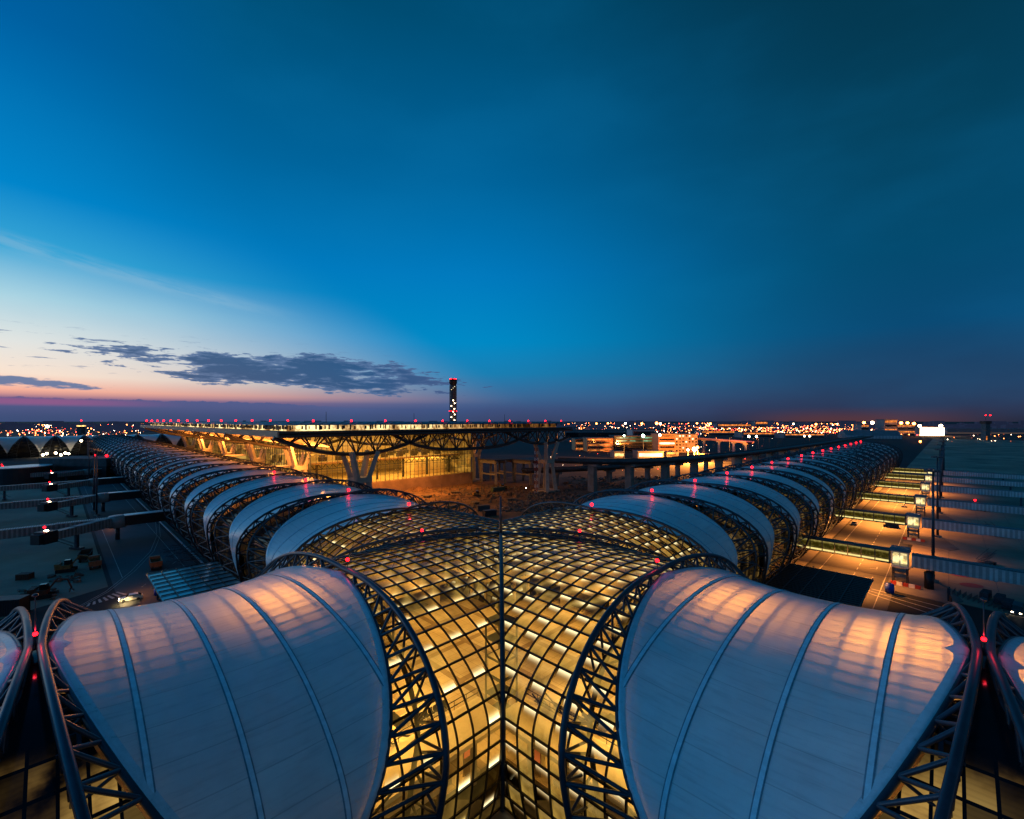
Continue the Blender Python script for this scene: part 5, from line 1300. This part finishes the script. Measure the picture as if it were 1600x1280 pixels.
# ---------------------------------------------------------------- sky
world = bpy.data.worlds.new('World'); bpy.context.scene.world = world; world.use_nodes = True
world.node_tree.nodes.clear(); t = NT(world.node_tree)
dirn = t.new('ShaderNodeTexCoord').outputs['Generated']
x, y, z = t.sep(dirn)[:3]
DEG = 180 / PI
el = t.m('MULTIPLY', t.m('ARCSINE', z), DEG); az = t.m('MULTIPLY', t.m('ARCTAN2', x, y), DEG)
def skyramp(st): return t.ramp(t.m('DIVIDE', el, 90., clamp=True), [(e / 90, lin(c)) for e, c in st])
sunside = skyramp([(0, (62, 76, 118)), (1.4, (86, 88, 138)), (2.1, (150, 112, 140)), (2.7, (250, 176, 152)), (4.2, (252, 228, 208)), (7, (228, 230, 226)), (11, (172, 214, 228)), (15, (56, 168, 216)), (20, (0, 134, 204)), (32, (0, 96, 162)), (55, (0, 60, 110))])
mid = skyramp([(0, (58, 68, 104)), (1.5, (62, 80, 124)), (3.2, (60, 104, 150)), (6, (26, 128, 180)), (10, (0, 138, 198)), (18, (0, 122, 190)), (28, (0, 100, 156)), (42, (0, 76, 114)), (70, (0, 48, 84))])
far = skyramp([(0, (38, 42, 62)), (1.2, (44, 52, 80)), (4, (34, 62, 96)), (9, (10, 74, 116)), (16, (4, 74, 110)), (26, (4, 64, 92)), (40, (4, 50, 70)), (70, (0, 42, 66))])
da_ = t.m('ABSOLUTE', t.m('ADD', az, 66.)); da = t.m('MINIMUM', da_, t.m('SUBTRACT', 360., da_))
f1 = t.ss(da, 14., t.m('MAXIMUM', 38., t.m('SUBTRACT', 76., t.m('MULTIPLY', el, 1.7)))); f2 = t.ss(da, 60., 110.)
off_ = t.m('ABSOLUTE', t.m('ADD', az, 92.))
sky = t.mix(f2, t.mix(f1, sunside, mid), far)
azw = t.m('MULTIPLY', az, .055)
P1 = t.comb(azw, t.m('MULTIPLY', el, .30), 3.1)
n1 = t.noise(P1, 2.4, 9, .62); n2 = t.noise(P1, 9., 6, .6)
# main cloud bank
ce = t.m('ADD', t.m('MULTIPLY', t.m('ADD', az, 25.), -.052), 5.75)
rx = t.m('DIVIDE', t.m('ADD', az, 25.), 22.5); ry = t.m('DIVIDE', t.m('SUBTRACT', el, ce), t.m('ADD', 2.0, t.m('MULTIPLY', rx, .35)))
reg = t.m('SUBTRACT', 1., t.m('ADD', t.m('MULTIPLY', rx, rx), t.m('MULTIPLY', ry, ry)))
dn = t.m('ADD', t.m('MULTIPLY', reg, .46), t.m('ADD', t.m('MULTIPLY', t.m('SUBTRACT', n1, .5), 2.1), t.m('MULTIPLY', t.m('SUBTRACT', n2, .5), 1.1)))
a1 = t.ss(dn, .07, .17)
# small cloud at the left edge and loose flecks
sx_ = t.m('DIVIDE', t.m('ADD', az, 49.), 8.); sy_ = t.m('DIVIDE', t.m('SUBTRACT', el, t.m('ADD', 3.55, t.m('MULTIPLY', t.m('ADD', az, 49.), -.05))), .55)
reg2 = t.m('SUBTRACT', 1., t.m('ADD', t.m('MULTIPLY', sx_, sx_), t.m('MULTIPLY', sy_, sy_)))
a2 = t.ss(t.m('ADD', t.m('MULTIPLY', reg2, .3), t.m('MULTIPLY', t.m('SUBTRACT', n2, .5), .9)), .04, .2)
n3 = t.noise(t.comb(t.m('MULTIPLY', az, .09), t.m('MULTIPLY', el, .75), 7.), 3., 7, .6)
bandf = t.m('MULTIPLY', t.m('MULTIPLY', t.ss(el, 4.2, 5.6), t.ss(el, 9.4, 7.2)), t.ss(az, -8., -30.))
a3 = t.m('MULTIPLY', t.ss(n3, .575, .66), bandf)
ca = t.m('MAXIMUM', t.m('MAXIMUM', a1, a2), a3)
core = t.ss(dn, .1, .42)
cc = t.mix(core, lin((92, 118, 160)), lin((36, 78, 124)))
cc = t.mix(t.ss(az, -18., -4.), cc, lin((66, 84, 128)))
sky = t.mix(t.m('MULTIPLY', ca, .93), sky, cc)
# low purple bank on the horizon
bt = t.m('ADD', t.m('ADD', 2.1, t.m('MULTIPLY', t.m('SUBTRACT', t.noise(t.comb(azw, 0., 1.), 11., 6, .65), .5), .75)), t.m('MULTIPLY', t.ss(az, -30., -12.), -.7))
a4 = t.m('MULTIPLY', t.ss(el, t.m('ADD', bt, .06), t.m('SUBTRACT', bt, .06)), t.ss(az, -6., -26.))
pk = t.mix(t.m('MULTIPLY', t.ss(t.m('ABSOLUTE', t.m('SUBTRACT', el, 1.75)), .5, .1), t.ss(az, -34., -46.)), t.mix(t.ss(el, 0., 2.), lin((62, 76, 116)), lin((84, 92, 138))), lin((140, 92, 138)))
sky = t.mix(a4, sky, pk)
# thin cirrus streak
cs = t.m('SUBTRACT', el, t.m('ADD', 15.0, t.m('MULTIPLY', t.m('ADD', az, 46.), -.14)))
nz = t.noise(t.comb(t.m('MULTIPLY', az, .08), t.m('MULTIPLY', t.m('ADD', el, t.m('MULTIPLY', az, .16)), .5), 2.), 2.6, 6, .6)
a5 = t.m('MULTIPLY', t.m('MULTIPLY', t.ss(t.m('ABSOLUTE', cs), 1.1, .1), t.m('MULTIPLY', t.ss(az, -22., -34.), t.ss(nz, .30, .62))), .36)
sky = t.mix(a5, sky, lin((150, 190, 214)))
# soft uneven haze so that the clear sky is not a pure gradient
hz = t.noise(t.comb(t.m('MULTIPLY', az, .02), t.m('MULTIPLY', el, .05), 5.), 2.2, 4, .5)
sky = t.mix(t.m('MULTIPLY', t.ss(hz, .4, .75), .10), sky, lin((20, 130, 190)))
og = t.m('MULTIPLY', t.m('MULTIPLY', t.ss(el, 1.6, .0), t.ss(t.m('ABSOLUTE', t.m('SUBTRACT', az, 38.)), 12., 2.)), .5)
sky = t.mix(og, sky, lin((110, 60, 54)))
sky = t.mix(t.ss(el, -.05, -.6), sky, lin((14, 18, 26)))
sky = t.mix(1., sky, t.comb(*([t.m('ADD', t.m('ADD', 1., t.m('MULTIPLY', t.ss(t.m('ABSOLUTE', az), 54., 85.), .55)), t.m('MULTIPLY', t.ss(off_, 36., 6.), 1.1))] * 3)), 'MULTIPLY')  # sky outside the frame brightened to add light on membranes and aprons
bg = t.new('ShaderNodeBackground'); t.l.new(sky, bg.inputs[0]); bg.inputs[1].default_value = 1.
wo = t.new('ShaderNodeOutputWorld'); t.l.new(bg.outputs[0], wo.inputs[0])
sd = bpy.data.lights.new('sunset_glow', 'SUN'); sd.energy = .06; sd.angle = math.radians(25); sd.color = (1, .72, .6)
so = bpy.data.objects.new('sunset_glow', sd); C.objects.link(so); so.rotation_euler = (math.radians(80), 0, math.radians(60))

# ---------------------------------------------------------------- camera and render settings
cam = bpy.data.cameras.new('camera'); co_ = bpy.data.objects.new('camera', cam); C.objects.link(co_)
cam.sensor_width = 36; cam.lens = 36 * FPX / 1600; cam.shift_x = (800 - CX) / 1600; cam.shift_y = (YH - 640) / 1600
cam.clip_start = .5; cam.clip_end = 80000
co_.location = (CAMX, CAMY, CAMZ); co_.rotation_euler = (PI / 2, 0, YAW)
sc = bpy.context.scene; sc.camera = co_
sc.view_settings.view_transform = 'Standard'; sc.view_settings.look = 'None'; sc.view_settings.exposure = 0
sc.cycles.use_denoising = True; sc.cycles.max_bounces = 6; sc.cycles.transparent_max_bounces = 8; sc.cycles.sample_clamp_indirect = 4.; sc.cycles.caustics_reflective = False; sc.cycles.caustics_refractive = False
